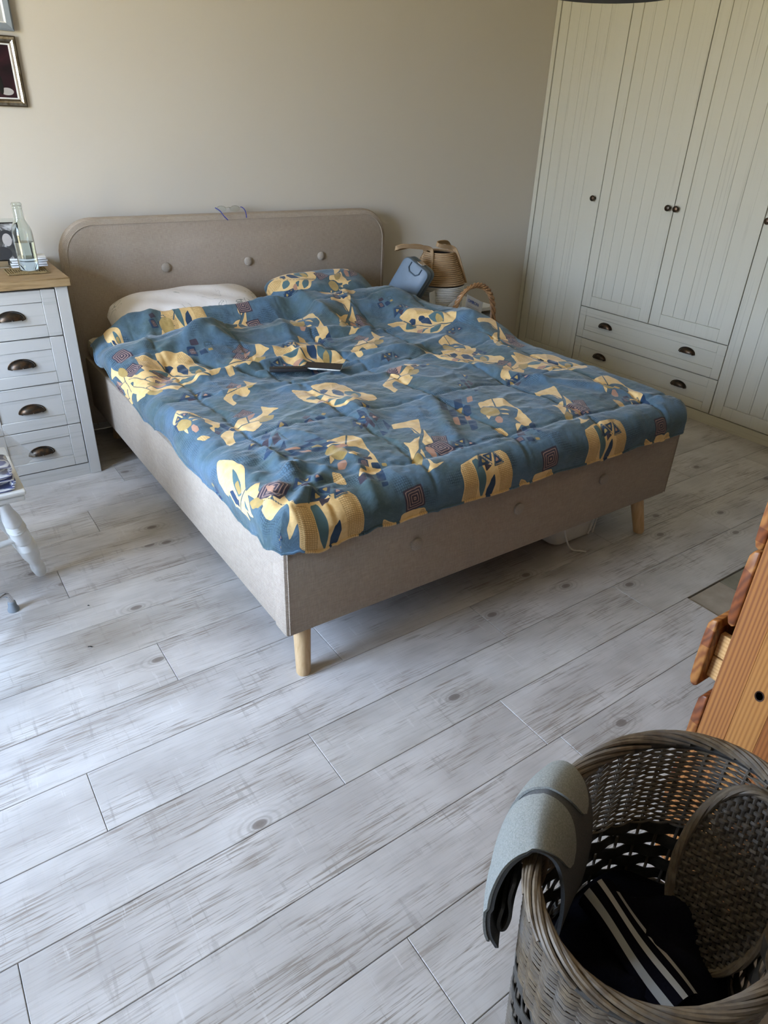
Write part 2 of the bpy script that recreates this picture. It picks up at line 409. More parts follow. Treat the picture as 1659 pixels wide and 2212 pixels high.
# glazed balcony door: two leaves
wi = struct(thing('window_1', None, None)); fx0, fx1 = RX0-.12, RX0-.06
ym = (WIN['y0']+WIN['y1'])/2
fr = G(); fr.box(fx0, fx1, WIN['y0'], WIN['y0']+.05, .01, WIN['z1']); fr.box(fx0, fx1, WIN['y1']-.05, WIN['y1'], .01, WIN['z1'])
fr.box(fx0, fx1, WIN['y0']+.05, WIN['y1']-.05, WIN['z1']-.05, WIN['z1']); fr.box(fx0, fx1, WIN['y0']+.05, WIN['y1']-.05, .0, .05); fr.box(fx0, fx1, ym-.04, ym+.04, .05, WIN['z1']-.05)
fr.mk('window_frame', M['white'], wi)
b_ = NB('window_glass', 0, .2); tr = b_.n('ShaderNodeBsdfTransparent'); nn = b_.noise(b_.coord(), 1); b_.link(b_.mix(nn, (.95, .97, .96), (.96, .98, .97)), tr.inputs[0])
gl = b_.n('ShaderNodeBsdfGlossy'); gl.inputs['Roughness'].default_value = .02; mx = b_.n('ShaderNodeMixShader'); mx.inputs[0].default_value = .05
b_.link(tr.outputs[0], mx.inputs[1]); b_.link(gl.outputs[0], mx.inputs[2]); b_.link(mx.outputs[0], b_.t.nodes['Material Output'].inputs[0])
for a, c in ((WIN['y0']+.05, ym-.04), (ym+.04, WIN['y1']-.05)):
    G().box((fx0+fx1)/2-.003, (fx0+fx1)/2+.003, a, c, .05, WIN['z1']-.05).mk('pane', b_.m, wi, smooth=False)

# ================================================================== BED
BX0, BX1, BYF, BZ, BT = -.016, 1.699, -2.14, .151, .405
bed = thing('bed', 'beige upholstered double bed with buttoned headboard and footboard on round wooden legs', 'bed', (.84, -1.1, 0))
O = bed.location
def rrect(x0, x1, z0, z1, r, n=10, low=0):
    P = [(x0, z0), (x1, z0)] if not low else []
    for cx, cz, a0 in ((x1-r, z1-r, 0), (x0+r, z1-r, 90)):
        P += [(cx+r*math.cos(math.radians(a0+90*i/n)), cz+r*math.sin(math.radians(a0+90*i/n))) for i in range(n+1)]
    return P
hb = rrect(-.035, 1.693, .06, 1.004, .155)
G().prism(hb, -.10, -.035, 'y', c=.022).mk('headboard', M['linen'], bed, off=O)
hp = rrect(-.035+.026, 1.693-.026, .06, 1.004-.026, .13, 14)
G().tube([(p[0], -.1, p[1]) for p in hp[1:]+[hp[0]]], .0028, 6).mk('piping', M['linen'], bed, off=O)
def fbutton(x, y, z):
    g = G(); g.lathe([(.0195, 0), (.0212, .004), (.0205, .008), (.016, .0115), (.009, .0132), (0, .0137)], 24)
    g.xf(Matrix.Translation((x, y, z)) @ Matrix.Rotation(PI/2, 4, 'X')); g.mk('button', M['linen2'], bed, off=O)
for kk in (-1, 0, 1): fbutton(.843+kk*.4233, -.1, .779); fbutton(.843+kk*.4207, BYF, .328)
# side rails and footboard, the footboard with rounded ends
for sx_, a, c in (('l', BX0+.004, BX0+.055), ('r', BX1-.055, BX1-.004)):
    G().box(a, c, BYF+.075, -.09, BZ+.004, BT, c=.012).mk('side_rail', M['linen'], bed, off=O)
G().box(BX0, BX1, BYF, BYF+.0775, BZ, BT+.035, c=.016).mk('footboard', M['linen'], bed, off=O)
for xs in (BX0+.014, BX1-.014):
    G().tube([(xs, BYF-.0005, BZ+.012), (xs, BYF-.0012, .29), (xs, BYF-.0005, BT+.025)], .0022, 6).mk('seam', M['linen'], bed, off=O)
for fx, fy, tx, ty in ((.039, -2.133, .062, -2.085), (1.588, -2.133, 1.575, -2.085), (.06, -.16, .08, -.2), (1.62, -.16, 1.60, -.2)):
    G().tube([(fx, fy, 0.0), (fx, fy, .004), (tx, ty, BZ+.03)], [.0185, .0215, .0275], 20).mk('leg', M['beech'], bed, off=O)
G().box(.04, 1.64, -2.05, -.12, BZ+.06, BZ+.085).mk('slat_base', M['blackmat'], bed, off=O)
mt = G().box(.04, 1.645, -2.05, -.115, .245, .409, c=.03).mk('mattress', M['topper'])
tag(mt, 'cream sprung mattress lying in the beige bed frame under the duvet', 'mattress')
tp = G().box(-.004, 1.687, -2.045, -.112, .41, .4999, c=.03)
tp.v = [(x+.004*math.sin(y*23+z*9), y, z+.005*math.sin(y*17)*math.sin(x*11)) for x, y, z in tp.v]
tp = tp.mk('mattress_topper', M['topper']); tag(tp, 'quilted cream mattress topper showing at the left side of the bed', 'mattress topper')

# ---- duvet
XL, XR, YF_, YH = .035, 1.655, -2.095, -.375
RA = .075
RID = []   # ridge segments (x0,y0,x1,y1,width,height)
def addr(p0, p1, w_, h_, z=.58):
    a = atz(*p0, z); c = atz(*p1, z); RID.append((a.x, a.y, c.x, c.y, w_, h_))
# pillow slopes and the big folds
RID += [(.20, -.30, .82, -.28, .13, .135), (.98, -.30, 1.40, -.28, .13, .10), (.10, -.53, .95, -.50, .045, -.020),
        (-.02, -.74, .35, -.70, .10, .065), (.35, -.70, .95, -.66, .09, .045), (.90, -.50, .92, -.34, .05, -.045),
        (1.05, -.52, 1.45, -.50, .09, .06), (1.50, -.62, 1.66, -1.02, .13, .065), (.55, -1.13, .75, -1.18, .10, -.028),
        (.20, -1.9, .45, -1.6, .16, .018), (1.1, -1.95, 1.5, -1.8, .14, .015), (.95, -1.62, 1.0, -1.4, .12, .018)]
for p0, p1, w_, h_ in (((430, 800), (690, 742), .016, .020), ((470, 745), (905, 748), .020, .018), ((480, 832), (650, 806), .016, .016), ((590, 722), (880, 700), .018, .020),
                       ((560, 785), (770, 764), .014, .018), ((350, 770), (520, 712), .020, .018), ((330, 700), (310, 800), .022, .016), ((600, 700), (660, 770), .022, .016),
                       ((650, 672), (740, 705), .018, .014), ((740, 660), (800, 710), .02, .014), ((700, 790), (960, 722), .028, .022), ((930, 760), (1160, 810), .03, .018),
                       ((1160, 810), (1430, 845), .02, .012), ((1000, 690), (1110, 760), .04, .02), ((860, 680), (1010, 700), .03, .018), ((620, 825), (870, 790), .022, .016),
                       ((320, 850), (420, 900), .03, .014), ((430, 770), (560, 790), .014, -.016), ((640, 770), (820, 735), .012, -.014), ((330, 830), (400, 740), .018, -.012),
                       ((640, 1000), (560, 1090), .02, .022), ((700, 1010), (610, 1100), .016, .02), ((560, 1120), (640, 1130), .014, -.02), ((575, 960), (620, 1010), .014, .014), ((760, 980), (830, 1080), .018, .012),
                       ((520, 1080), (590, 1095), .012, .016), ((800, 900), (760, 860), .03, .012), ((985, 930), (930, 850), .02, .012), ((250, 730), (300, 700), .03, .02)):
    addr(p0, p1, w_, h_)
# quilting seams (a wavy groove each)
SEAM_X = [.125, .47, .84, 1.20, 1.53]; SEAM_Y = [-2.055, -1.66, -1.23, -.82, -.50]
def hfun(X, Y):
    Z = np.full_like(X, .552)
    for (ax, ay, bx, by, w_, h_) in RID:
        dx, dy = bx-ax, by-ay; L2 = dx*dx+dy*dy+1e-9
        t = np.clip(((X-ax)*dx+(Y-ay)*dy)/L2, 0, 1)
        d2 = (X-ax-t*dx)**2+(Y-ay-t*dy)**2
        Z += h_*np.exp(-d2/(2*w_*w_))
    wig = .010*vnoise(X, Y, 14, 3)+.005*vnoise(X, Y, 45, 4)
    puff = np.zeros_like(X)
    for s_ in SEAM_X: puff -= .006*np.exp(-((X+wig-s_)/.009)**2)+.003*np.exp(-((X-s_)/.05)**2)
    for s_ in SEAM_Y: puff -= .006*np.exp(-((Y+wig-s_)/.009)**2)+.002*np.exp(-((Y-s_)/.05)**2)
    fade = np.clip((-.45-Y)/.1, 0, 1)
    Z += puff*(.35+.65*fade)
    # soft crumples, stronger near the corner at the foot and round the hollow in the middle
    cor = np.exp(-((X-.08)**2+(Y+2.0)**2)/.06); mid = np.exp(-((X-.6)**2/.35+(Y+.95)**2/.10))
    U = X*.8+Y*.5; V = Y-.35*X
    Z += .008*vnoise(X, Y, 4, 11)+.0016*(1+3.5*cor+1.2*mid)*vnoise(X+.02*vnoise(X, Y, 9, 5), Y, 17, 12)
    Z += .0013*(1+4.5*cor+1.2*mid)*vnoise(U, V, 38, 13)+.0030*mid*(1-abs(vnoise(X*.5, V*1.6, 15, 14))*2)+.0009*vnoise(X, Y, 80, 15)
    Z += .0045*(1-np.abs(vnoise(X*.9+Y*.25, Y*.9-X*.3, 7.5, 21))*3).clip(0, 1)
    return Z
NA, NV = 500, 470
dl, df_, dr = .158, .160, .150
a_ = np.linspace(XL-dl, XR+dr, NA); b_l = np.linspace(YF_-df_, YH, NV)
A, B = np.meshgrid(a_, b_l, indexing='ij')
def side(e, r=RA, bulge=.0):
    ang = np.clip(e/r, 0, PI/2); ex = np.clip(e-r*PI/2, 0, None)
    return r*np.sin(ang)-ex*.06, r*(1-np.cos(ang))+ex
el = np.clip(XL-A, 0, None)*(1-.45*np.clip((B+.66)/.2, 0, 1))*(1-.15*np.clip((B+1.95)/.5, 0, 1)); er = np.clip(A-XR, 0, None); ef = np.clip(YF_-B, 0, None)
ol, dzl = side(el); orr, dzr = side(er, .05); of, dzf = side(ef)
X = np.clip(A, XL, XR)-ol+orr; Y = np.clip(B, YF_, None)-of
# the corner is rounded: both overhangs share one turn
cl = np.sqrt(dzl**2+dzf**2); both = (dzl > 0) & (dzf > 0)
bothr = (dzr > 0) & (dzf > 0)
drop = np.where(both, np.maximum(dzl, dzf), np.where(bothr, np.maximum(dzr, dzf), dzl+dzf+dzr))
sh = np.where(both, np.minimum(ol, of)*.42, 0)+np.where(bothr, np.minimum(orr, of)*.5, 0); X = X+np.where(bothr, -sh, sh)*.8; Y = Y+sh*.8
Z = hfun(np.clip(A, XL-.04, XR+.03), np.clip(B, YF_-.04, None))-drop
hemw = np.clip((el-.05)/.1, 0, 1)+np.clip((ef-.05)/.1, 0, 1)
Z += hemw*.008*vnoise(A, B, 5, 31); X -= np.clip(el/.1, 0, 1)*(.006+.010*vnoise(A, B, 6, 32)); Y -= np.clip(ef/.1, 0, 1)*(.004+.006*vnoise(A, B, 7, 33))
# left overhang swells near the pillow
sw = np.exp(-((B+.75)/.22)**2)*np.clip(el/.08, 0, 1); X -= .028*sw; Z += .012*sw
# the head end tucks down behind
hd = np.clip((B-(YH-.03))/.03, 0, 1); Z -= .022*hd*hd
Z = np.where((er > 0), np.maximum(Z, .20), Z)

# ---- the print, as signed distances in cloth coordinates
MOT = {'A':{'y':[[(-18,124),(54,132),(81,129),(86,88),(65,16),(55,-31),(37,-88),(27,-107),(-13,-110),(-17,-96),(-58,-119),(-31,-81),(-11,-90),(-2,-45),(15,-40),(57,-3),(60,30),(42,53),(11,58),(2,76),(-19,88),(-44,79)],[(-1,34),(22,35),(31,6),(13,20)],[(-15,9),(7,-4),(3,-17),(-15,-2)],[(-66,27),(-59,8),(-86,-12)],[(-111,-61),(-89,-78),(-97,-124),(-126,-107)]],'o':[[(-64,58),(-43,78),(-22,82),(-4,66),(-1,38),(-15,9),(-38,-4),(-58,7),(-67,28)]],'r':[[(-69,-22),(-46,-6),(-34,-11),(-44,-36),(-64,-54),(-79,-46)]],'n':[[(8,-105),(38,-93),(15,-148),(-13,-150)],[(-29,-108),(-11,-114),(-18,-138),(-41,-139)],[(-7,-154),(13,-156),(-9,-207),(-25,-198)]],'p':[[(-61,-118),(-34,-112),(-43,-140),(-70,-145)]],'l':[[(56,131),(9,59)],[(-64,56),(0,32)]],'h':[[(-111,-61),(-89,-78),(-97,-124),(-126,-107)]]},'B':{'y':[[(19,196),(106,177),(114,162),(36,45),(28,71),(42,120),(6,132),(-12,133)],[(32,39),(-5,3),(-30,-30),(-93,-78),(-57,-15),(-50,28),(-34,11),(-1,33)],[(75,89),(33,-19),(20,-46),(-3,-22),(2,-1),(43,42)],[(-25,-33),(-45,-83),(-53,-137),(-5,-128),(-39,-142),(-56,-149),(-93,-153),(-65,-130),(-47,-89),(-46,-52)]],'o':[[(-93,-78),(-51,-49),(-52,-79),(-82,-113),(-106,-118),(-103,-94)]],'r':[[(-7,-28),(11,-46),(-4,-88),(-22,-84),(-19,-52)]],'l':[[(75,92),(-5,3),(-45,-53)],[(42,111),(33,44)],[(-8,-4),(-13,-86)]],'c':[[(56,26),(104,7),(52,-78),(1,-87)]]},'C':{'y':[[(-93,137),(-50,110),(-25,93),(-16,132),(46,128),(84,120),(97,81),(97,29),(96,6),(114,-13),(122,-40),(139,-54),(133,-90),(110,-108),(74,-114),(33,-104),(8,-115),(-20,-121),(-38,-115),(-63,-81),(-91,-52),(-115,-4),(-113,44),(-99,99)]],'t':[[(-104,9),(-72,31),(-43,34),(-24,15),(-52,-11),(-81,-8)],[(63,21),(94,7),(105,-17),(99,-36),(80,-61),(58,-80),(50,-62),(41,-36),(45,-7)],[(-50,-92),(-23,-69),(13,-66),(38,-84),(8,-99),(-17,-106)],[(-39,-35),(-7,-50),(-43,-58),(-79,-68)]],'n':[[(-11,73),(9,75),(16,56),(3,43),(-19,26),(-22,43)],[(24,46),(37,52),(49,34),(48,1),(20,-46),(13,-25),(6,5)]],'o':[[(86,-10),(84,-37),(66,-71),(51,-71),(45,-51),(65,-22)]],'r':[[(-94,-51),(-72,-34),(-39,-35),(-42,-46),(-77,-64)]],'h':[[(66,117),(82,117),(95,79),(91,9),(68,33),(38,64)],[(-93,132),(-55,107),(-36,46),(-86,38),(-111,48)]],'l':[[(-25,93),(-23,30),(-14,-19),(0,-48),(40,-79),(75,-112)]]},'E':{'y':[[(-110,-25),(-45,26),(-4,70),(27,78),(14,41),(41,51),(86,77),(109,145),(134,97),(150,82),(123,76),(82,41),(33,-6),(41,-17),(-10,-59),(-24,-34),(-33,-5),(-63,-24),(-82,-63),(-87,-99),(-118,-119),(-113,-73)]],'o':[[(41,20),(74,52),(109,38),(91,11),(61,-4),(38,-3)]],'r':[[(33,87),(67,95),(45,68),(17,42)]],'l':[[(-72,5),(9,19),(41,20),(107,33)],[(9,19),(27,78)]],'c':[[(-17,96),(44,147),(65,102),(4,78)]]},'F':{'y':[[(26,160),(56,102),(64,47),(25,-40),(12,-82),(-30,-153),(-18,-96),(-40,-129),(-32,-71),(-33,-31),(-26,15),(-38,48),(-19,99)]],'n':[[(-12,24),(0,9),(-11,-44),(-27,-59),(-24,-20)]],'t':[[(-25,32),(-20,12),(-33,-31),(-34,3)],[(13,27),(38,75),(36,40),(29,0),(6,-46),(-2,-32)],[(-16,-89),(6,-62),(-19,-118)]],'o':[[(14,17),(29,18),(13,-33),(3,-27)]],'l':[[(-30,-65),(26,-41)]]},'G':{'n':[[(-81,-24),(-29,56),(-27,10)],[(109,148),(114,89),(51,51)],[(-8,38),(37,95),(39,58),(4,9)],[(-21,-95),(41,-23),(21,-78)],[(-69,-108),(-36,-66),(-36,-107)]],'o':[[(102,120),(103,95),(77,84)],[(-45,26),(-36,15),(-59,1)]],'p':[[(-17,10),(13,26),(-17,-34),(-35,-45)],[(21,22),(50,40),(38,-11),(5,-25)]],'l':[[(-33,-68),(51,51),(51,-29)]]},'H':{'n':[[(-12,106),(21,108),(-22,41),(-53,39)],[(48,98),(87,104),(46,43),(15,46)],[(-22,41),(15,46),(-25,-15),(-52,-13)],[(46,43),(79,46),(36,-16),(3,-17)],[(-25,-15),(3,-17),(-38,-81),(-64,-76)],[(-17,-57),(17,-57),(-34,-129),(-60,-128)]],'r':[[(-55,-22),(-25,-15),(-63,-77),(-83,-69)],[(111,101),(138,103),(107,61),(80,60)],[(3,-17),(28,-16),(3,-55),(-19,-56)]],'o':[[(15,46),(46,43),(0,0)]]}}
CH = ['y', 'o', 'r', 'n', 'p', 't', 'l', 'h']
S = {c: np.full(A.shape, -.05) for c in CH}; UC = np.full(A.shape, 2.0)
def sdpoly(px, py, P):
    d = np.full(px.shape, 1e9); ins = np.zeros(px.shape, bool); n = len(P)
    for i in range(n):
        ax, ay = P[i]; bx, by = P[(i+1) % n]; ex, ey = bx-ax, by-ay
        t = np.clip(((px-ax)*ex+(py-ay)*ey)/(ex*ex+ey*ey+1e-12), 0, 1)
        d = np.minimum(d, (px-ax-t*ex)**2+(py-ay-t*ey)**2)
        c = (ay > py) != (by > py)
        ins ^= c & (px < (bx-ax)*(py-ay)/((by-ay) if by != ay else 1e-12)+ax)
    return np.where(ins, 1, -1)*np.sqrt(d)
def smooth(P):                       # round the corners (Chaikin)
    out = []; n = len(P)
    for i in range(n):
        a, c = P[i], P[(i+1) % n]
        out += [(a[0]*.88+c[0]*.12, a[1]*.88+c[1]*.12), (a[0]*.12+c[0]*.88, a[1]*.12+c[1]*.88)]
    return out
def stamp(kind, ca, cb, sc=1., rot=0., flip=1):
    d = MOT[kind]; R_ = math.radians(rot); cs, sn = math.cos(R_)*sc*.001, math.sin(R_)*sc*.001
    rad = .17*sc
    m_ = (abs(A-ca) < rad) & (abs(B-cb) < rad)
    if not m_.any(): return
    idx = np.where(m_); i0, i1, j0, j1 = idx[0].min(), idx[0].max()+1, idx[1].min(), idx[1].max()+1
    sl = (slice(i0, i1), slice(j0, j1)); px, py = A[sl]-ca, B[sl]-cb
    fm = np.full(px.shape, -.05)
    for ch, pls in d.items():
        for pl in pls:
            P = [(x*flip*cs-y*sn, x*flip*sn+y*cs) for x, y in pl]
            if ch == 'l':
                v = np.full(px.shape, 1e9)
                for q in range(len(P)-1):
                    ax, ay = P[q]; ex, ey = P[q+1][0]-ax, P[q+1][1]-ay
                    t = np.clip(((px-ax)*ex+(py-ay)*ey)/(ex*ex+ey*ey+1e-12), 0, 1)
                    v = np.minimum(v, np.hypot(px-ax-t*ex, py-ay-t*ey))
                S['l'][sl] = np.maximum(S['l'][sl], (.0036 if kind == 'C' else .0026)*sc-v)
            elif ch == 'c':
                v = sdpoly(px, py, P); S['p'][sl] = np.maximum(S['p'][sl], v)
                mx_ = max(v.max(), .01); UC[sl] = np.where(v > -.004, 1-v/mx_, UC[sl])
            else:
                if ch in 'yorth': P = smooth(P)
                v = sdpoly(px, py, P); S[ch][sl] = np.maximum(S[ch][sl], v)
def band(ca, cb, w_=.20, h_=.15):
    """square block with a dark leaf in it, as on the hem"""
    P = [(-w_*.5, -h_*.5), (w_*.5, -h_*.5), (w_*.47, h_*.46), (-w_*.02, h_*.5), (-w_*.48, h_*.36)]
    MOT['_b'] = dict(y=[[(x*1000, y*1000) for x, y in P]], t=[[(-41, 60), (-18, 64), (-10, 10), (-14, -40), (-22, -74), (-38, -30), (-43, 10)]], n=[[(24, 6), (27, -30), (18, -62), (-8, -74), (-6, -40), (8, -8)]],
                     h=[[(48, -75), (100, -75), (94, 69), (40, 75)], [(-96, -75), (-44, -75), (-44, 60), (-94, 52)]])
    stamp('_b', ca, cb)
def consq(ca, cb, s_=.034, rot=12):
    MOT['_c'] = dict(c=[[(-s_*1000, -s_*1000), (s_*1000, -s_*1000), (s_*1000, s_*1000), (-s_*1000, s_*1000)]]); stamp('_c', ca, cb, 1, rot)
def tri(ca, cb, sc=1., rot=0):
    MOT['_t'] = dict(n=[[(-60, -18), (-22, 30), (4, -14)], [(-12, 26), (40, 30), (12, -12)], [(24, -24), (62, -20), (46, 22)]], p=[[(-30, -40), (8, -22), (-26, -8)]],
                     o=[[(-34, -6), (-22, 14), (-12, -4)], [(4, 20), (24, 22), (12, 4)]], r=[[(30, -14), (50, -12), (44, 4)]], l=[[(-64, -22), (-22, 36), (10, -20)], [(20, -28), (66, -24), (48, 28), (20, -28)]]); stamp('_t', ca, cb, sc, rot)
def rects(ca, cb, sc=1., rot=0):
    MOT['_r'] = dict(n=[[(-50, -20), (-10, -26), (-6, 20), (-40, 22)], [(0, -30), (34, -26), (30, 4), (2, 2)]], o=[[(40, -16), (60, -14), (58, 0), (40, -2)]], p=[[(-20, 24), (16, 26), (12, 48), (-18, 44)]],
                     l=[[(36, 10), (66, 8), (64, 28), (38, 30), (36, 10)]], c=[[(-36, -16), (-12, -18), (-12, 14), (-34, 14)]]); stamp('_r', ca, cb, sc, rot)
import bisect
def onsheet(px, py):
    """cloth coordinates under a pixel: march along the view ray to the sheet"""
    r = ray(px, py); z = .55
    for _ in range(14):
        p = CAM+r*((z-CAM.z)/r.z); x_ = min(max(p.x, XL-.03), XR); y_ = min(max(p.y, YF_), YH)
        z = .5*z+.5*float(hfun(np.array([[x_]]), np.array([[y_]]))[0, 0])
    return p.x, p.y
def at(kind, px, py, sc=1., rot=0, flip=1):
    c = onsheet(px, py)
    f_ = dict(con=consq, tri=tri, rec=rects, band=band).get(kind)
    if f_ is consq: consq(c[0], c[1], .034*sc, rot)
    elif f_ is band: band(*c)
    elif f_: f_(c[0], c[1], sc, rot)
    else: stamp(kind, c[0], c[1], sc, rot, flip)
for q in (('A', 764, 979), ('A', 1092, 892), ('A', 1335, 842, .95), ('A', 668, 702, 1.05, 8), ('A', 420, 905, .8, 40), ('A', 385, 716, .95, 5), ('A', 990, 752, .8, 20),
          ('B', 910, 955), ('B', 1222, 877, .95), ('B', 1078, 728, 1.0), ('B', 752, 690, 1.05), ('B', 517, 706, 1.0), ('B', 640, 612, 1.1, 30),
          ('C', 718, 852), ('C', 1000, 775, 1.1, -4), ('C', 912, 700, 1.05, 12), ('C', 382, 806, 1.05, 8), ('C', 662, 762, 1.05, 2), ('C', 1185, 785, 1.0, -12),
          ('E', 538, 920), ('E', 868, 820), ('E', 795, 745, 1.0), ('E', 530, 784, 1.0), ('E', 1112, 800, .95), ('E', 520, 845, .8, 10), ('E', 300, 820, .9, -60),
          ('E', 590, 1085, .8, -50, -1), ('F', 250, 740, .85, 20), ('E', 270, 805, .8, 70),
          ('G', 580, 955), ('H', 995, 895), ('H', 668, 968, .7, -60), ('G', 800, 905, .9, 20), ('G', 1010, 830, .7, 10),
          ('con', 1243, 880, 1, 10), ('con', 952, 966, 1, 10), ('con', 552, 702, 1, 5), ('con', 786, 697, 1, 10), ('con', 850, 797, .9, 40), ('con', 1118, 745, 1, 10), ('con', 525, 660, 1, 0), ('con', 285, 795, .9, 20), ('con', 590, 1052, 1.1, 40), ('con', 520, 772, .8, 40),
          ('tri', 785, 908, 1, 10), ('tri', 1115, 825, 1, 0), ('tri', 625, 745, .8, 0), ('tri', 865, 665, .9, 10), ('tri', 418, 855, 1, 0), ('tri', 978, 715, .8, 0), ('tri', 600, 790, .8, 20), ('tri', 840, 770, .8, 0), ('tri', 380, 900, .8, 40), ('tri', 700, 1068, .9, 0), ('tri', 1055, 985, .8, 0), ('tri', 1320, 915, .8, 0), ('tri', 570, 1150, .6, 0),
          ('rec', 425, 725, 1, 0), ('rec', 800, 1000, .8, -20), ('rec', 1135, 945, .8, -20), ('rec', 1360, 865, .7, -20), ('rec', 690, 800, .8, 0), ('rec', 680, 905, .9, 30), ('rec', 340, 700, .8, 20), ('rec', 470, 985, .0001, 0), ('rec', 400, 1010, .8, 60), ('rec', 735, 640, .9, 0), ('rec', 905, 790, .8, 0), ('rec', 830, 655, .8, 0),
          ('band', 395, 672), ('band', 720, 628), ('band', 1000, 640)):
    at(*q)
stamp('F', -.045, -1.90, 1.0, 0); stamp('E', -.03, -1.05, .85, -70); consq(-.01, -.80, .03, 20)
for x_, y_ in ((.115, -2.185), (.66, -2.190), (1.20, -2.19)): band(x_, y_, .2, .15)
for x_, y_ in ((.385, -2.195), (.925, -2.195), (1.50, -2.195)): consq(x_, y_, .034, 4)
for x_, y_ in ((.36, -2.335), (.88, -2.335), (1.5, -2.335)): stamp('C', x_, y_, .8, 4)
for x_, y_ in ((.115, -2.085), (.66, -2.09), (1.20, -2.09)): tri(x_, y_+.055, .8, 0)
V = np.stack([X, Y, Z], -1).reshape(-1, 3)
me = bpy.data.meshes.new('duvet'); nv = NA*NV
I = np.arange(nv).reshape(NA, NV); Q = np.stack([I[:-1, :-1], I[1:, :-1], I[1:, 1:], I[:-1, 1:]], -1).reshape(-1, 4)
me.vertices.add(nv); me.vertices.foreach_set('co', V.astype(np.float32).ravel())
me.loops.add(Q.size); me.loops.foreach_set('vertex_index', Q.astype(np.int32).ravel())
me.polygons.add(len(Q)); me.polygons.foreach_set('loop_start', np.arange(0, Q.size, 4, dtype=np.int32)); me.polygons.foreach_set('use_smooth', np.ones(len(Q), bool))
me.update(calc_edges=True)
def fattr(me, name, chans):
    at_ = me.attributes.new(name, 'FLOAT_COLOR', 'POINT'); d = np.ones((len(me.vertices), 4), np.float32)
    for i, c in enumerate(chans): d[:, i] = c.reshape(-1)
    at_.data.foreach_set('color', d.ravel())
enc = lambda s: .5+np.clip(s, -.025, .025)*20
def setprint(me, S, UC, A, B):
    fattr(me, 'print_a', (enc(S['y']), enc(S['o']), enc(S['r']))); fattr(me, 'print_b', (enc(S['n']), enc(S['p']), enc(S['t'])))
    fattr(me, 'print_c', (enc(S['l']), UC, enc(S['h']))); fattr(me, 'cloth', (A, B, np.zeros(A.shape)))
setprint(me, S, UC, A, B)
def duvet_mat():
    b = NB('printed_blue_cotton', .8, .15)
    def att(n_):
        a = b.n('ShaderNodeAttribute'); a.attribute_name = n_; s_ = b.n('ShaderNodeSeparateColor'); b.link(a.outputs['Color'], s_.inputs[0]); return a, s_.outputs
    _, pa = att('print_a'); _, pb = att('print_b'); _, pc = att('print_c'); ca, cl_ = att('cloth')
    uv = ca.outputs['Vector']
    def mp(sc, rot=(0, 0, 0)):
        q = b.n('ShaderNodeMapping'); b.link(uv, q.inputs[0]); q.inputs['Scale'].default_value = sc; q.inputs['Rotation'].default_value = rot; return q.outputs[0]
    th = lambda s_, e_=.011: b.rng(s_, .5-e_, .5+e_, smooth=True)
    big = b.noise(mp((1, 1, 1)), 5.5, 3, .6); fine = b.noise(mp((1, 1, 1)), 38, 5, .7, .6); vf = b.noise(mp((1, 1, 1)), 140, 3, .7)
    base = b.mix(b.rng(big, .38, .62), (.084, .152, .232), (.070, .114, .128))
    base = b.mix(b.math('MULTIPLY', b.rng(fine, .5, .72), .5), base, (.125, .19, .25))
    base = b.mix(b.math('MULTIPLY', b.rng(vf, .56, .70), .45), base, (.035, .075, .105))
    # dark scribbled cross hatching in loose patches
    hx = b.math('SINE', b.math('MULTIPLY', b.math('ADD', cl_[0], b.math('MULTIPLY', vf, .008)), 900)); hy = b.math('SINE', b.math('MULTIPLY', b.math('ADD', cl_[1], b.math('MULTIPLY', vf, .010)), 820))
    hat = b.math('MAXIMUM', b.rng(hx, .55, .9), b.rng(hy, .55, .9)); pm = b.noise(mp((1, 1, 1)), 7.5, 2, .5)
    base = b.mix(b.math('MULTIPLY', b.math('MULTIPLY', hat, b.rng(pm, .53, .60)), .75), base, (.022, .042, .062))
    yel = b.mix(b.rng(fine, .35, .65), (.68, .46, .20), (.76, .55, .27))
    hl = b.math('SINE', b.math('MULTIPLY', b.math('ADD', cl_[1], b.math('MULTIPLY', vf, .004)), 1150))
    ym_ = b.noise(mp((1, 1, 1)), 11, 1)
    vl = b.math('SINE', b.math('MULTIPLY', b.math('ADD', cl_[0], b.math('MULTIPLY', vf, .006)), 900))
    hh = b.math('MULTIPLY', b.math('MAXIMUM', b.rng(hl, -.2, .6), b.math('MULTIPLY', b.rng(vl, .2, .8), .7)), b.rng(pc[2], .49, .51))
    yel = b.mix(b.math('MULTIPLY', hh, .75), yel, (.30, .17, .055))
    c = b.mix(th(pa[0], .055), base, (.035, .06, .075)); c = b.mix(th(pa[0]), c, yel)
    c = b.mix(th(pb[2]), c, (.075, .145, .17)); c = b.mix(th(pc[0], .02), c, (.055, .095, .12))
    c = b.mix(th(pb[0]), c, (.022, .050, .105)); c = b.mix(th(pb[1]), c, (.055, .045, .065))
    lw = b.math('SINE', b.math('MULTIPLY', pc[1], 26)); lm = b.math('MULTIPLY', b.rng(lw, .35, .75), b.rng(pc[1], .97, .93))
    c = b.mix(lm, c, (.34, .23, .20))
    c = b.mix(th(pa[1], .03), c, (.10, .09, .04)); c = b.mix(th(pa[1], .008), c, b.mix(b.rng(fine, .3, .7), (.33, .235, .08), (.42, .30, .12)))
    c = b.mix(th(pa[2]), c, (.42, .235, .165))
    b.col(c)
    th2 = b.noise(mp((1, 1, 1)), 700, 2, .6); cre = b.noise(mp((1.4, 3.2, 1)), 22, 4, .55, .8)
    b.bump(b.math('ADD', b.math('MULTIPLY', th2, .12), cre), .45, .004)
    b.b.inputs['Sheen Weight'].default_value = .3; b.b.inputs['Sheen Roughness'].default_value = .4
    return b.m
M['duvet'] = duvet_mat(); me.materials.append(M['duvet'])
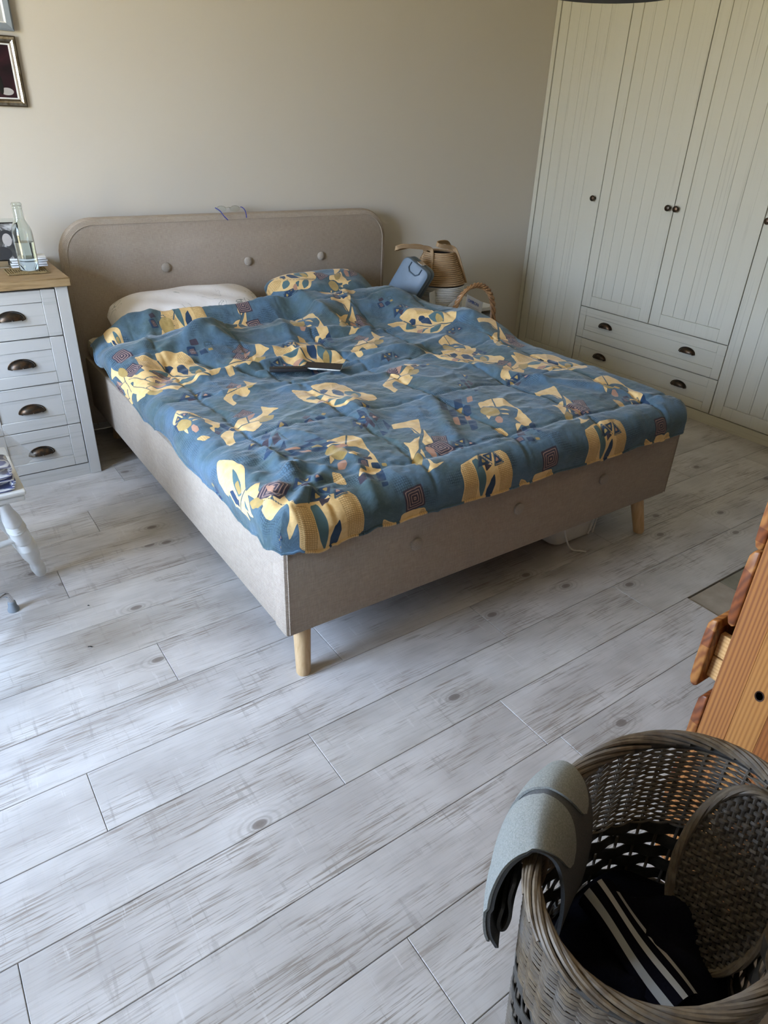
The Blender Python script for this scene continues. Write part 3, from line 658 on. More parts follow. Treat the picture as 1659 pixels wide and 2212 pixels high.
duvet = link(bpy.data.objects.new('duvet', me)); tag(duvet, 'crumpled blue duvet printed with yellow leaf shapes, spread over the bed', 'duvet')
P3 = V.reshape(NA, NV, 3)
edge = [tuple(P3[0, j]) for j in range(NV-1, -1, -3)]+[tuple(P3[i, 0]) for i in range(0, NA, 3)]
hm = G().tube(edge, .0042, 6); hem = hm.mk('hem', M['duvet'], duvet)
n_ = len(hem.data.vertices); rr = np.repeat(np.array([0]*len(range(NV-1, -1, -3))+list(range(0, NA, 3))), 6)[:n_]; jj = np.repeat(np.array(list(range(NV-1, -1, -3))+[0]*len(range(0, NA, 3))), 6)[:n_]
setprint(hem.data, {k: S[k][rr, jj] for k in S}, UC[rr, jj], A[rr, jj], B[rr, jj])

# ---- pillows
def pillow(name, cx, cy, cz, wx, wy, hz, rot, mat, label, seed):
    th_ = thing(name, label, 'pillow', (cx, cy, cz), 0, None)
    g = G(); N = 46
    def fn(side_):
        def f(u, v):
            x = (u*2-1); y = (v*2-1); p = max(0, (1-abs(x)**3.2))*max(0, (1-abs(y)**3.0))
            k = 1-.05*(x*x)*(1-abs(y))-.04*(y*y)*(1-abs(x))
            z = side_*hz*(p**.42)*.5+.006*math.sin(9*x+seed)*math.cos(7*y+seed)*p
            return (x*wx/2*(1-.05*(1-y*y))*(1-.10*abs(y)**4), y*wy/2*(1-.07*(1-x*x))*(1-.22*abs(x)**5), z)
        return f
    g.grid(fn(1), N, N); g.grid(fn(-1), N, N)
    g = g.xf(Matrix.Rotation(rot[2], 4, 'Z') @ Matrix.Rotation(rot[0], 4, 'X') @ Matrix.Rotation(rot[1], 4, 'Y')); fl = (.503 if seed < 3 else .566)-cz; g.v = [(x, y, z if z > fl+.01 else fl+.01*math.exp((z-fl-.01)/.01)) for x, y, z in g.v]; g.v = [(x, max(-9, min(y, -.104-cy)), z) for x, y, z in g.v]
    o = g.mk('pillow_cover', mat, th_, angle=80)
    return th_, o
b_ = NB('white_pillowcase', .85, .1); co = b_.coord('Object'); n = b_.noise(co, 6, 3, .6, 1.5); n2 = b_.noise(co, 3.2, 2)
ln = b_.math('MULTIPLY', b_.rng(b_.math('ABSOLUTE', b_.math('SUBTRACT', n, .5)), .012, .004), b_.rng(n2, .46, .51))
b_.col(b_.mix(b_.math('MULTIPLY', ln, .8), (.70, .67, .66), (.20, .22, .21))); b_.bump(b_.noise(co, 18, 3), .35, .006); M['pillow_w'] = b_.m
pillow('pillow', .46, -.265, .578, .76, .32, .235, (.30, -.02, .0), M['pillow_w'], 'white pillow with a faint grey plant drawing, left of the other pillow', 1)
pw2, _ = pillow('pillow', 1.25, -.25, .532, .68, .28, .058, (.05, 0, 0), M['pillow_w'], 'plain white pillow lying flat under the blue patterned pillow, only a corner showing', 2)
pb_, pc_ = pillow('pillow', 1.17, -.275, .628, .60, .30, .165, (.34, -.03, -.02), M['duvet'], 'blue patterned pillow propped against the headboard on the right', 3)
mm = pc_.data; co_ = np.empty(len(mm.vertices)*3, np.float32); mm.vertices.foreach_get('co', co_); co_ = co_.reshape(-1, 3)
SA, SB, SS, SU = A, B, S, UC
A = co_[:, :1].astype(float); B = co_[:, 1:2].astype(float); S = {c: np.full(A.shape, -.05) for c in CH}; UC = np.full(A.shape, 2.0)
stamp('C', -.16, .02, .9, 40); stamp('B', .16, .06, 1); consq(.0, .0, .03); tri(-.22, -.08, .9); stamp('A', .05, -.12, .8)
setprint(mm, S, UC, A, B); A, B, S, UC = SA, SB, SS, SU

# ================================================================== WARDROBE (fronts face the bed)
WX = 2.914; WT = 2.145; DZ0 = .061; Y1 = -.547; WW = .5107
YB = [-.037, Y1, Y1-WW, Y1-2*WW, Y1-3*WW]
ward = thing('wardrobe', 'tall whitewashed four-door wardrobe with two wide drawers along the right wall', 'wardrobe', (3.18, -1.06, 0))
O = ward.location
c_ = G()
c_.box(WX+.03, 3.47, -.034, -.016, 0, WT-.003); c_.box(WX+.03, 3.47, YB[4]-.02, YB[4]-.002, 0, WT-.003)
c_.box(WX+.03, 3.47, YB[4]-.002, -.034, WT-.02, WT-.003); c_.box(3.45, 3.47, YB[4]-.002, -.034, .0, WT-.02); c_.box(WX+.035, 3.45, YB[4]-.002, -.034, .045, .06)
for y in YB[1:4]: c_.box(WX+.035, 3.45, y-.009, y+.009, .06, WT-.02)
c_.box(WX+.035, 3.45, YB[3]+.009, YB[1]-.009, .44, .455); c_.box(WX+.035, 3.45, YB[3]+.009, YB[1]-.009, .246, .262)
c_.mk('carcass', M['ward'], ward, smooth=False, off=O)
G().box(WX+.026, WX+.034, YB[4]+.004, -.04, .062, WT-.006).mk('shadow_gap', M['gap'], ward, smooth=False, off=O)
G().box(WX+.002, WX+.022, YB[4]-.02, -.002, 0, .058, c=.0015).mk('plinth', M['wardh'], ward, off=O)
G().box(WX-.004, WX+.03, -.034, -.0015, .0585, WT, c=.002).mk('side_strip', M['ward'], ward, off=O)
G().box(WX-.02, 3.48, YB[4]-.03, -.001, WT+.001, WT+.03, c=.004).mk('cornice', M['wardh'], ward, off=O)
def knob(parent, y, z):
    g = G(); g.lathe([(.007, 0), (.006, .010), (.0135, .016), (.0165, .023), (.0145, .029), (.006, .0325), (0, .033)], 18)
    g.xf(Matrix.Translation((WX-.001-O.x, y-O.y, z)) @ Matrix.Rotation(-PI/2, 4, 'Y')); g.mk('knob', M['bronze'], parent)
def front_panel(name, y0, y1, z0, z1, mat, fr=.07, boards=0, parent=None):
    """frame of four members round a recessed panel, on plane x = WX"""
    g = .0022; a, c, lo_, hi = y0+g, y1-g, z0+g, z1-g
    f = G(); f.box(WX, WX+.022, a, a+fr, lo_, hi, c=.0016); f.box(WX, WX+.022, c-fr, c, lo_, hi, c=.0016)
    f.box(WX+.0002, WX+.022, a+fr, c-fr, lo_, lo_+fr, c=.0016); f.box(WX+.0002, WX+.022, a+fr, c-fr, hi-fr, hi, c=.0016)
    d = f.mk(name, mat, parent, off=O)
    if boards:
        w_ = (c-a-2*fr)/boards
        for i in range(boards):
            G().box(WX+.0045, WX+.0175, a+fr+i*w_+.0004, a+fr+(i+1)*w_-.0004, lo_+fr+.0004, hi-fr-.0004, c=.0011).mk('board', mat, d, off=O)
    else: G().box(WX+.0045, WX+.0175, a+fr+.0004, c-fr-.0004, lo_+fr+.0004, hi-fr-.0004, c=.0016).mk('panel', mat, d, off=O)
    return d
for i in range(4):
    z0 = DZ0 if i in (0, 3) else .447
    d = front_panel('door', YB[i+1], YB[i], z0, WT-.002, M['ward'], .068, 5, ward)
    ky = {0: YB[1]+.035, 1: YB[2]+.024, 2: YB[2]-.026, 3: YB[3]-.030}[i]; knob(d, ky, 1.068)
def cup(parent, mat4, w_=.046, h_=.028, dep=.022):
    """half-moon cup pull with a flat rim"""
    g = G(); N = 18; K = 9
    def fn(u, v):
        a = PI*u; b_ = PI/2*v
        return (w_*math.cos(a)*math.cos(b_*.98), -dep*math.sin(b_), h_*math.sin(a)*(math.cos(b_*.9)))
    g.grid(fn, N, K)
    g.grid(lambda u, v: (w_*.93*math.cos(PI*u)*math.cos(PI/2*v*.98), -(dep-.003)*math.sin(PI/2*v), h_*.92*math.sin(PI*u)*math.cos(PI/2*v*.9)), N, K)
    rim = [(w_*1.10*math.cos(PI*i/16), -.0015, h_*1.10*math.sin(PI*i/16)) for i in range(17)]
    g.tube(rim, .0022, 6); g.tube([rim[0], (-0+w_*1.0, -.004, -.001), (w_*.8, -dep*.35, -.0035)], .0022, 6); g.tube([rim[-1], (-w_*1.0, -.004, -.001), (-w_*.8, -dep*.35, -.0035)], .0022, 6)
    g.xf(mat4); return g.mk('handle', M['bronze'], parent)
for z0, z1, zc in ((.254, .447, .363), (.061, .254, .170)):
    d = front_panel('drawer', YB[3], YB[1], z0, z1, M['wardh'], .05, 0, ward)
    for y in (-.765, -1.345):
        cup(d, Matrix.Translation((WX-O.x, y-O.y, zc-.012)) @ Matrix.Rotation(-PI/2, 4, 'Z'))

# ================================================================== CHEST OF DRAWERS beside the bed
CX0, CX1, CY, CT = -.555, -.108, -.507, .814
ch = thing('chest_of_drawers', 'narrow whitewashed chest of four drawers with an oak top, left of the bed', 'chest of drawers', ((CX0+CX1)/2, -.26, 0))
O = ch.location
G().box(CX0-.012, CX1+.012, CY-.014, -.016, CT, CT+.032, c=.002).mk('top', M['oak'], ch, off=O)
s_ = G(); s_.box(CX0, CX0+.046, CY, -.018, 0, CT-.0005, c=.002); s_.mk('side_post', M['chestv'], ch, off=O)
s_ = G(); s_.box(CX1-.046, CX1, CY, -.018, 0, CT-.0005, c=.002); s_.mk('side_post', M['chestv'], ch, off=O)
G().box(CX0+.047, CX1-.047, CY+.024, -.03, .06, CT-.002).mk('carcass', M['gap'], ch, smooth=False, off=O)
G().box(CX0+.0465, CX1-.0465, CY+.006, CY+.022, .0, .053, c=.001).mk('plinth', M['chesth'], ch, off=O)
zz = [.808, .623, .433, .245, .056]; fr = .052
for i in range(4):
    a, c, lo_, hi = CX0+.049, CX1-.049, zz[i+1]+.002, zz[i]-.002
    f = G(); f.box(a, a+fr, CY+.002, CY+.022, lo_, hi, c=.0015); f.box(c-fr, c, CY+.002, CY+.022, lo_, hi, c=.0015)
    f.box(a+fr, c-fr, CY+.0022, CY+.022, lo_, lo_+fr*.9, c=.0015); f.box(a+fr, c-fr, CY+.0022, CY+.022, hi-fr*.9, hi, c=.0015)
    d = f.mk('drawer', M['chesth'], ch, off=O)
    G().box(a+fr+.0004, c-fr-.0004, CY+.0065, CY+.018, lo_+fr*.9+.0004, hi-fr*.9-.0004, c=.0015).mk('panel', M['chesth'], d, off=O)
    cup(d, Matrix.Translation((-.331-O.x, CY+.0065-O.y, (zz[i]+zz[i+1])/2-.014)), .046, .030, .024)
TOPZ = CT+.032
# bottle
bt = thing('glass_bottle', 'clear glass bottle half full of water standing on a woven mat on the chest', 'bottle', (-.206, -.345, TOPZ+.0072))
prof = [(0, 0), (.033, 0), (.0365, .004), (.037, .03), (.037, .13), (.036, .145), (.032, .16), (.0255, .174), (.0205, .186), (.0188, .198), (.018, .222), (.0175, .224), (.0185, .226), (.0185, .232), (.017, .234), (.0185, .237), (.0185, .243), (.0165, .246)]
inn = [(r-.0022 if r > .003 else 0, max(z, .004)) for r, z in prof][::-1]
bt.location.z = TOPZ+.0075
G().lathe(prof+inn[:-1]+[(0, .004)], 32).mk('glass', M['glass'], bt)
G().lathe([(0, .0045), (.0335, .0045), (.0344, .03), (.0344, .105), (0, .105)], 32).mk('water', M['water'], bt)
# woven mat: rings of plaited straw
cm = thing('woven_mat', 'small square mat of plaited straw under the glass bottle', 'mat', (-.218, -.345, TOPZ+.0005))
g = G()
for i in range(9):
    o_ = .006+i*.0085
    P = [(-o_*1.0, -o_*.8), (o_*1.0, -o_*.8), (o_*1.0, o_*.8), (-o_*1.0, o_*.8)]; pts = []
    for q in range(4):
        A0, A1 = P[q], P[(q+1) % 4]; n_ = max(3, int(o_*2/.007))
        for t in range(n_): pts.append((A0[0]+(A1[0]-A0[0])*t/n_, A0[1]+(A1[1]-A0[1])*t/n_, .0035+.0007*((t % 2)*2-1)))
    g.tube(pts, .0027, 6, closed=True)
g.mk('straw_plait', M['coaster'], cm)
# stack of papers behind the bottle
for i in range(4):
    t = thing('paper_pad', ['lowest white paper pad in the small pile behind the bottle', 'second white paper pad from the bottom of the pile behind the bottle', 'white paper pad just below the topmost one behind the bottle', 'topmost white paper pad of the pile behind the bottle'][i],
              'paper', (-.185, -.20, TOPZ+.0006+.0092*i), random.uniform(-.12, .12), 'paper pile behind the bottle')
    gg = G().grid(lambda u, v: (.068*(2*u-1), .05*(2*v-1), .0012*math.sin(u*5+i)), 8, 4); n0 = len(gg.v)
    gg.grid(lambda u, v: (.068*(2*u-1), .05*(2*v-1), .0062+.0012*math.sin(u*5+i)), 8, 4); gg.box(-.067, .067, -.049, .049, .0006, .0066); gg.mk('paper_sheet', M['paper'], t)
# standing photo frame (black and white portrait)
pf = thing('standing_photo_frame', 'small glass photo frame with a black and white portrait, standing left of the bottle', 'photo frame', (-.262, -.235, TOPZ+.001), -.15)
RL = Matrix.Rotation(-.14, 4, 'X')
G().box(-.075, .075, -.004, .004, 0, .185, c=.0012).xf(RL).mk('glass_plate', M['glass'], pf)
G().box(-.058, .058, .0045, .008, .025, .17).xf(RL).mk('backing', M['blackmat'], pf)
G().add([(-.004, .07, 0), (.05, .07, 0), (.03, .006, .14), (.0, .006, .14), (-.004, .075, 0), (.05, .075, 0), (.03, .010, .145), (.0, .010, .145)], [(0, 1, 2, 3), (4, 7, 6, 5), (0, 4, 5, 1), (1, 5, 6, 2), (2, 6, 7, 3), (3, 7, 4, 0)]).xf(RL).mk('easel_back', M['blackmat'], pf, smooth=False)
def portrait(name, stops, sc, seed):
    b = NB(name, .35, .4); co = b.coord('Object', (1, 1, 1)); n = b.noise(co, sc, 3, .55, 1.2)
    b.col(b.ramp(n, stops)); return b.m
G().box(-.052, .052, -.0052, -.0044, .03, .165).xf(RL).mk('photograph', portrait('grey_portrait_print', [(.3, .015), (.48, .05), (.55, .30), (.75, .5)], 14, 1), pf, smooth=False)
g = G()
for (cx_, cz_, rx_, rz_, k) in ((.012, .105, .017, .024, 1), (.012, .122, .024, .020, 0), (-.01, .055, .03, .025, 0)):
    g.add([(cx_+rx_*math.cos(2*PI*i/20), -.0056-.0003*k, cz_+rz_*math.sin(2*PI*i/20)) for i in range(20)], [tuple(range(20))], k)
g.xf(RL).mk('portrait_shapes', [M['blackmat'], plain('pale_grey_face', (.33, .31, .30), .5)], pf, smooth=False)

# ================================================================== PICTURES ON THE WALL
def moulded(th_, w_, h_, bands, mats):
    """picture frame: mitred mouldings; bands = (outer inset, inner inset, depth, mat index)"""
    for k, (a, c, d0, d1, mi, nm) in enumerate(bands):
        g = G(); o_ = [(-w_/2+a, a), (w_/2-a, a), (w_/2-a, h_-a), (-w_/2+a, h_-a)]; i_ = [(-w_/2+c, c), (w_/2-c, c), (w_/2-c, h_-c), (-w_/2+c, h_-c)]
        for q in range(4):
            p0, p1, q1, q0 = o_[q], o_[(q+1) % 4], i_[(q+1) % 4], i_[q]
            V = [(p0[0], -d0, p0[1]), (p1[0], -d0, p1[1]), (q1[0], -d1, q1[1]), (q0[0], -d1, q0[1])]
            V += [(p[0], -.001, p[2]) for p in V]
            g.add(V, [(0, 1, 2, 3), (4, 7, 6, 5), (0, 4, 5, 1), (2, 6, 7, 3)])
        g.mk(nm, mats[mi], th_, smooth=False)
fa = thing('picture_frame', 'silver-brown moulded picture frame with a dark wedding photograph, lower of the two on the wall', 'picture frame', (-.157, 0, 1.417))
moulded(fa, .24, .239, [(0, .005, .012, .016, 1, 'outer_moulding'), (.005, .013, .016, .020, 0, 'bead_moulding'), (.013, .022, .019, .013, 0, 'middle_moulding'), (.022, .026, .016, .014, 1, 'inner_moulding'), (.026, .031, .010, .009, 2, 'mount')], [M['silver'], plain('dark_bronze_edge', (.10, .075, .05), .4, .5, .2, .6), M['paper']])
G().box(-.089, .089, -.006, -.002, .031, .208).mk('photograph', portrait('dark_maroon_print', [(.3, (.008, .006, .008)), (.55, (.035, .012, .018)), (.8, (.09, .02, .03))], 9, 2), fa, smooth=False)
g = G()
def oval(g, cx_, cz_, rx_, rz_, k, y=-.0064, n=18): g.add([(cx_+rx_*math.cos(2*PI*i/n), y-.0002*k, cz_+rz_*math.sin(2*PI*i/n)) for i in range(n)], [tuple(range(n))], k)
oval(g, .015, .075, .012, .042, 0); oval(g, .028, .15, .020, .04, 1); oval(g, .006, .128, .008, .011, 2); oval(g, .055, .052, .024, .013, 0); oval(g, -.03, .07, .03, .05, 0); oval(g, .035, .075, .010, .035, 3)
g.mk('photograph_shapes', [plain('print_white_dress', (.42, .40, .40), .5), plain('print_maroon_dress', (.13, .02, .035), .5), plain('print_skin', (.40, .26, .20), .5), plain('print_black', (.01, .01, .01), .5)], fa, smooth=False)
fb = thing('picture_frame', 'grey-blue painted picture frame hanging above the silver-brown one', 'picture frame', (-.178, 0, 1.671))
moulded(fb, .285, .36, [(0, .006, .022, .026, 0, 'outer_moulding'), (.006, .024, .026, .020, 0, 'frame_face'), (.024, .029, .019, .012, 1, 'inner_moulding')], [M['greyblue'], M['paper']])
G().box(-.114, .114, -.006, -.002, .029, .331).mk('print', portrait('pale_grey_print', [(.3, (.30, .31, .33)), (.6, (.46, .47, .49))], 6, 3), fb, smooth=False)

# ================================================================== GLASSES ON THE HEADBOARD
gs = thing('eyeglasses', 'rimless eyeglasses with dark blue temples lying on top of the headboard', 'eyeglasses', (.77, -.066, 1.0062), 0)
for s in (-1, 1):
    o_ = [(s*.036+.026*math.cos(a)*(1-.12*math.sin(a)), -.001, .016+.0135*math.sin(a)) for a in [2*PI*i/24 for i in range(24)]]
    g = G(); g.add(o_+[(x, y+.0015, z) for x, y, z in o_], [tuple(range(24))[::-1], tuple(range(24, 48))]+[(i, (i+1) % 24, 24+(i+1) % 24, 24+i) for i in range(24)])
    g.mk('lens', M['glass'], gs, smooth=False)
    G().tube([(p[0], p[1], p[2]) for p in o_[1:12]], .0009, 5).mk('rim', M['chrome'], gs)
    tp_ = [(s*.066, -.002, .022), (s*.071, -.008, .020), (s*.068, -.03, .010), (s*.064, -.048, -.012), (s*.058, -.060, -.028)] if s < 0 else [(.064, -.002, .022), (.070, -.008, .022), (.073, -.034, .012), (.074, -.046, -.008), (.074, -.047, -.022)]
    tp_ = [(x-(.03*i/4 if s < 0 else 0)*-1.0, y, z) for i, (x, y, z) in enumerate(tp_)]
    G().tube(lines(tp_, 4), .0023, 6, flat=.6).mk('temple', M['blueglass'], gs)
G().tube([(-.012, -.001, .02), (0, -.004, .024), (.012, -.001, .02)], .001, 5).mk('bridge', M['chrome'], gs)

# ================================================================== THINGS ON THE DUVET
def hat(x, y): return float(hfun(np.array([[x]]), np.array([[y]]))[0, 0])
def onduvet(name, label, p0, p1, w_, t_, mats):
    a = onsheet(*p0); c = onsheet(*p1); cx_, cy_ = (a[0]+c[0])/2, (a[1]+c[1])/2; L = math.hypot(c[0]-a[0], c[1]-a[1]); an = math.atan2(c[1]-a[1], c[0]-a[0])
    zs = max(hat(cx_+math.cos(an)*u*L/2-math.sin(an)*v*w_/2, cy_+math.sin(an)*u*L/2+math.cos(an)*v*w_/2) for u in (-1, 0, 1) for v in (-1, 0, 1))
    t = thing(name, label, 'phone' if 'phone' in name else 'case', (cx_, cy_, zs+.001), an); return t, L
t, L = onduvet('mobile_phone', 'black phone with a white edge lying on the duvet, the right one of two', (660, 800), (738, 800), .075, .009, None)
G().box(-.074, .074, -.036, .036, .001, .0085, c=.003).mk('body', M['white_plastic'], t); G().box(-.0735, .0735, -.0355, .0355, .0086, .0112, c=.0008).mk('screen', M['black'], t)
G().box(-.020, .020, -.0372, -.0362, .004, .006).mk('side_button', M['chrome'], t)
t, L = onduvet('remote_control', 'slim black remote control lying left of the phone on the duvet', (597, 806), (650, 812), .035, .01, None); t['category'] = 'remote control'
G().box(-.075, .075, -.019, .019, 0, .014, c=.004).mk('body', M['blackmat'], t); G().box(-.06, .055, -.013, .013, .0142, .0148).mk('key_field', M['black'], t, smooth=False)

# ================================================================== BEHIND THE BED ON THE RIGHT
ns = thing('bedside_table', 'low white bedside table right of the headboard', 'bedside table', (2.02, -.27, 0))
O = ns.location
G().box(1.755, 2.255, -.46, -.06, .468, .490, c=.003).mk('top', M['white'], ns, off=O)
G().box(1.765, 1.783, -.45, -.07, .0, .467, c=.002).mk('side_panel', M['white'], ns, off=O); G().box(2.227, 2.245, -.45, -.07, .0, .467, c=.002).mk('side_panel', M['white'], ns, off=O)
G().box(1.784, 2.226, -.44, -.07, .06, .078, c=.002).mk('shelf', M['white'], ns, off=O); G().box(1.784, 2.226, -.085, -.07, .079, .467).mk('back', M['blackmat'], ns, off=O)
NT = .4905
rb = thing('rope_basket', 'coiled cotton rope basket, beige above and white below, with long looped handles', 'basket', (1.935, -.285, NT))
def coil(z0, z1, rf, name, mat, pitch=.0098):
    n_ = int((z1-z0)/pitch); g = G()
    for i in range(n_):
        z = z0+pitch*(i+.5); r = rf(z)
        g.tube([(r*math.cos(a)+.0006*math.sin(5*a+i), r*math.sin(a), z) for a in [2*PI*j/40 for j in range(40)]], pitch*.56, 6, closed=True)
    return g.mk(name, mat, rb)
def rbr(z): return .150+.006*math.sin(z/.14*PI/2) if z < .14 else .156-(z-.14)*.46
coil(.0, .135, rbr, 'white_rope_coil', M['rope_w']); coil(.135, .305, rbr, 'beige_rope_coil', M['rope_b'])
G().lathe([(0, .001), (.146, .001), (.146, .008), (0, .008)], 32).mk('base', M['rope_w'], rb)
G().lathe([(0, .28), (.08, .28), (.084, .288), (0, .29)], 24).mk('dark_content', M['navy'], rb)
def strap(pts, w_, name='handle'):
    g = G(); P = lines(pts, 8); V = []
    for i, p in enumerate(P):
        t = (P[min(i+1, len(P)-1)]-P[max(i-1, 0)]).normalized(); q = Vector((0, -.4, 1)); 
        wdir = (q-t*q.dot(t)).normalized(); nn_ = t.cross(wdir)*.003
        for sgn in ((1, 1), (-1, 1), (-1, -1), (1, -1)): V.append(p+wdir*w_/2*sgn[0]+nn_*sgn[1])
    F = []
    for i in range(len(P)-1):
        for j in range(4): F.append((i*4+j, i*4+(j+1) % 4, (i+1)*4+(j+1) % 4, (i+1)*4+j))
    F += [(0, 1, 2, 3), tuple(len(V)-4+j for j in (3, 2, 1, 0))]
    g.add(V, F); return g.mk(name, M['rope_b'], rb)
strap([(-.125, -.085, .14), (-.105, -.07, .22), (-.085, -.045, .295), (-.10, -.035, .325), (-.19, -.03, .338), (-.265, -.02, .345), (-.30, 0, .335), (-.27, .03, .325), (-.17, .02, .335), (-.09, .02, .315), (-.095, .035, .25), (-.12, .05, .15)], .022)
strap([(.125, -.105, .135), (.10, -.085, .22), (.072, -.065, .30), (.045, -.06, .325), (-.02, -.06, .335), (-.055, -.05, .345), (-.03, -.02, .35), (.05, .01, .345), (.085, .02, .325), (.105, .01, .27), (.148, -.02, .15)], .022)
# blue-grey hard case leaning against the rope basket
cs = thing('instrument_case', 'blue-grey hard plastic carrying case leaning between the headboard and the rope basket', 'case', (1.640, -.33, .555), 0)
RC = Matrix.Rotation(-1.12, 4, 'Z') @ Matrix.Rotation(.50, 4, 'Y') @ Matrix.Rotation(-.10, 4, 'X')
def rr2(w_, h_, r, n=6):
    out = []
    for cx_, cz_, a0 in ((w_/2-r, h_-r, 0), (-w_/2+r, h_-r, 90), (-w_/2+r, r, 180), (w_/2-r, r, 270)):
        out += [(cx_+r*math.cos(math.radians(a0+90*i/n)), cz_+r*math.sin(math.radians(a0+90*i/n))) for i in range(n+1)]
    return out
G().prism(rr2(.175, .235, .035), -.052, .006, 'y', c=.014).xf(RC).mk('lid', M['case'], cs); G().prism(rr2(.175, .235, .035), .008, .052, 'y', c=.014).xf(RC).mk('shell', M['case'], cs)
G().prism(rr2(.169, .229, .032), .005, .009, 'y').xf(RC).mk('seam', M['case_d'], cs)
G().tube([(-.035, -.053, .225), (-.035, -.056, .195), (-.02, -.056, .178), (.02, -.056, .178), (.035, -.056, .195), (.035, -.053, .225)], .0035, 8).xf(RC).mk('handle_recess', M['case_d'], cs)
G().box(-.018, .018, -.03, .03, .2335, .2385, c=.002).xf(RC).mk('latch', M['chrome'], cs)
tag(G().box(-.04, .04, -.003, .0, .0, .11, c=.001).xf(Matrix.Translation((1.80, -.43, NT+.006)) @ Matrix.Rotation(.5, 4, 'Z') @ Matrix.Rotation(-.10, 4, 'X')).mk('white_card', M['paper']), 'white card standing between the blue-grey case and the rope basket', 'card')

# willow basket with a twisted handle and papers in it
wb = thing('willow_basket', 'honey-coloured willow basket with a twisted arched handle, right of the bed', 'basket', (1.965, -.56, .0))
bx_ = thing('storage_box', 'white box standing under the willow basket right of the bed', 'box', (1.985, -.60, 0)); G().box(-.16, .16, -.11, .06, 0, .235, c=.004).mk('box_body', M['white'], bx_)
G().box(-.163, .163, -.113, .063, .2355, .252, c=.003).mk('box_lid', M['white'], bx_)
wb.location.z = .2525
for i in range(17):
    z = .008+i*.0105; r = 1+.22*z/.18
    for ph in (0, 1):
        n_ = 26; pts = []
        for j in range(n_*3):
            a = 2*PI*j/(n_*3); w_ = math.cos(a*n_/2+PI*ph+PI*i)*.004
            pts.append(((.145*r+w_)*math.cos(a), (.085*r+w_)*math.sin(a)-.02, z+.002*math.sin(a*n_/2+PI*ph)))
        G().tube(pts, .0033, 5, closed=True).mk('willow_strand', M['honey'], wb)
for s in (0, 1, 2):
    pts = []
    for j in range(49):
        t = j/48; a = PI*(1-t); cx_, cz_ = .155*math.cos(a), .11+.295*max(0, math.sin(a))**.6
        tw = 2*PI*(t*6.5+s/3); pts.append((cx_+.009*math.cos(tw)*abs(math.sin(a))+.010*math.cos(tw)*(1-abs(math.sin(a))), -.03+.010*math.sin(tw), cz_+.008*math.cos(tw)*math.sin(a)))
    G().tube(pts, .0078, 7).mk('handle_strand', M['honey'], wb)
G().tube([((.145*1.23+.003*math.sin(9*a))*math.cos(a), (.085*1.23)*math.sin(a)-.02, .19+.003*math.cos(11*a)) for a in [2*PI*j/48 for j in range(48)]], .0085, 7, closed=True).mk('rim', M['honey'], wb)
G().lathe([(0, .001), (.14, .001), (.14, .008), (0, .008)], 24, (0, -.02), ell=.6).mk('base', M['honey'], wb)
def text(body, size, mat, parent, m4, ext=.0003):
    cu = bpy.data.curves.new('text', 'FONT'); cu.body = body; cu.size = size; cu.extrude = ext; cu.align_x = 'LEFT'
    o = bpy.data.objects.new('lettering', cu); COL.objects.link(o)
    dg = bpy.context.evaluated_depsgraph_get(); me_ = bpy.data.meshes.new_from_object(o.evaluated_get(dg)); bpy.data.objects.remove(o)
    me_.transform(m4); me_.materials.clear(); me_.materials.append(mat); q = bpy.data.objects.new('lettering', me_); return link(q, parent)
lf = thing('leaflet', 'printed white leaflet with a blue heading standing in the willow basket', 'leaflet', (1.945, -.575, .27), 0)
RM = Matrix.Rotation(.05, 4, 'Z') @ Matrix.Rotation(.42, 4, 'Y') @ Matrix.Rotation(-.28, 4, 'X')
G().box(-.07, .075, 0, .0012, 0, .325).xf(RM).mk('sheet', plain('leaflet_paper', (.60, .61, .64), .8), lf, smooth=False)
text('OMRON', .026, M['print_blue'], lf, RM @ Matrix.Translation((-.06, -.0012, .288)) @ Matrix.Rotation(PI/2, 4, 'X'))
g = G()
for i in range(17):
    if i != 5: g.box(-.058, .058-.02*random.random(), -.0008, -.0002, .270-.0088*i, .2725-.0088*i)
g.xf(RM).mk('printed_lines', M['print_grey'], lf, smooth=False)
l2 = thing('leaflet', 'white sheet with a grey line drawing, behind the leaflet with the blue heading', 'leaflet', (2.015, -.53, .275), 0)
RM2 = Matrix.Rotation(.12, 4, 'Z') @ Matrix.Rotation(-.5, 4, 'Y') @ Matrix.Rotation(-.22, 4, 'X')
G().box(-.075, .075, .004, .0052, 0, .30).xf(RM2).mk('sheet', M['paper'], l2, smooth=False)
g = G()
for k in range(4): g.tube([(.034*math.cos(a)*(1-.2*k)+.01, .0035, .235+.022*math.sin(a)*(1-.2*k)+.006*k) for a in [2*PI*j/20 for j in range(20)]], .0009, 4, closed=True)
g.tube([(-.05, .0035, .16), (-.02, .0035, .19), (.03, .0035, .18), (.05, .0035, .21)], .0009, 4); g.xf(RM2).mk('line_drawing', M['print_grey'], l2, smooth=False)

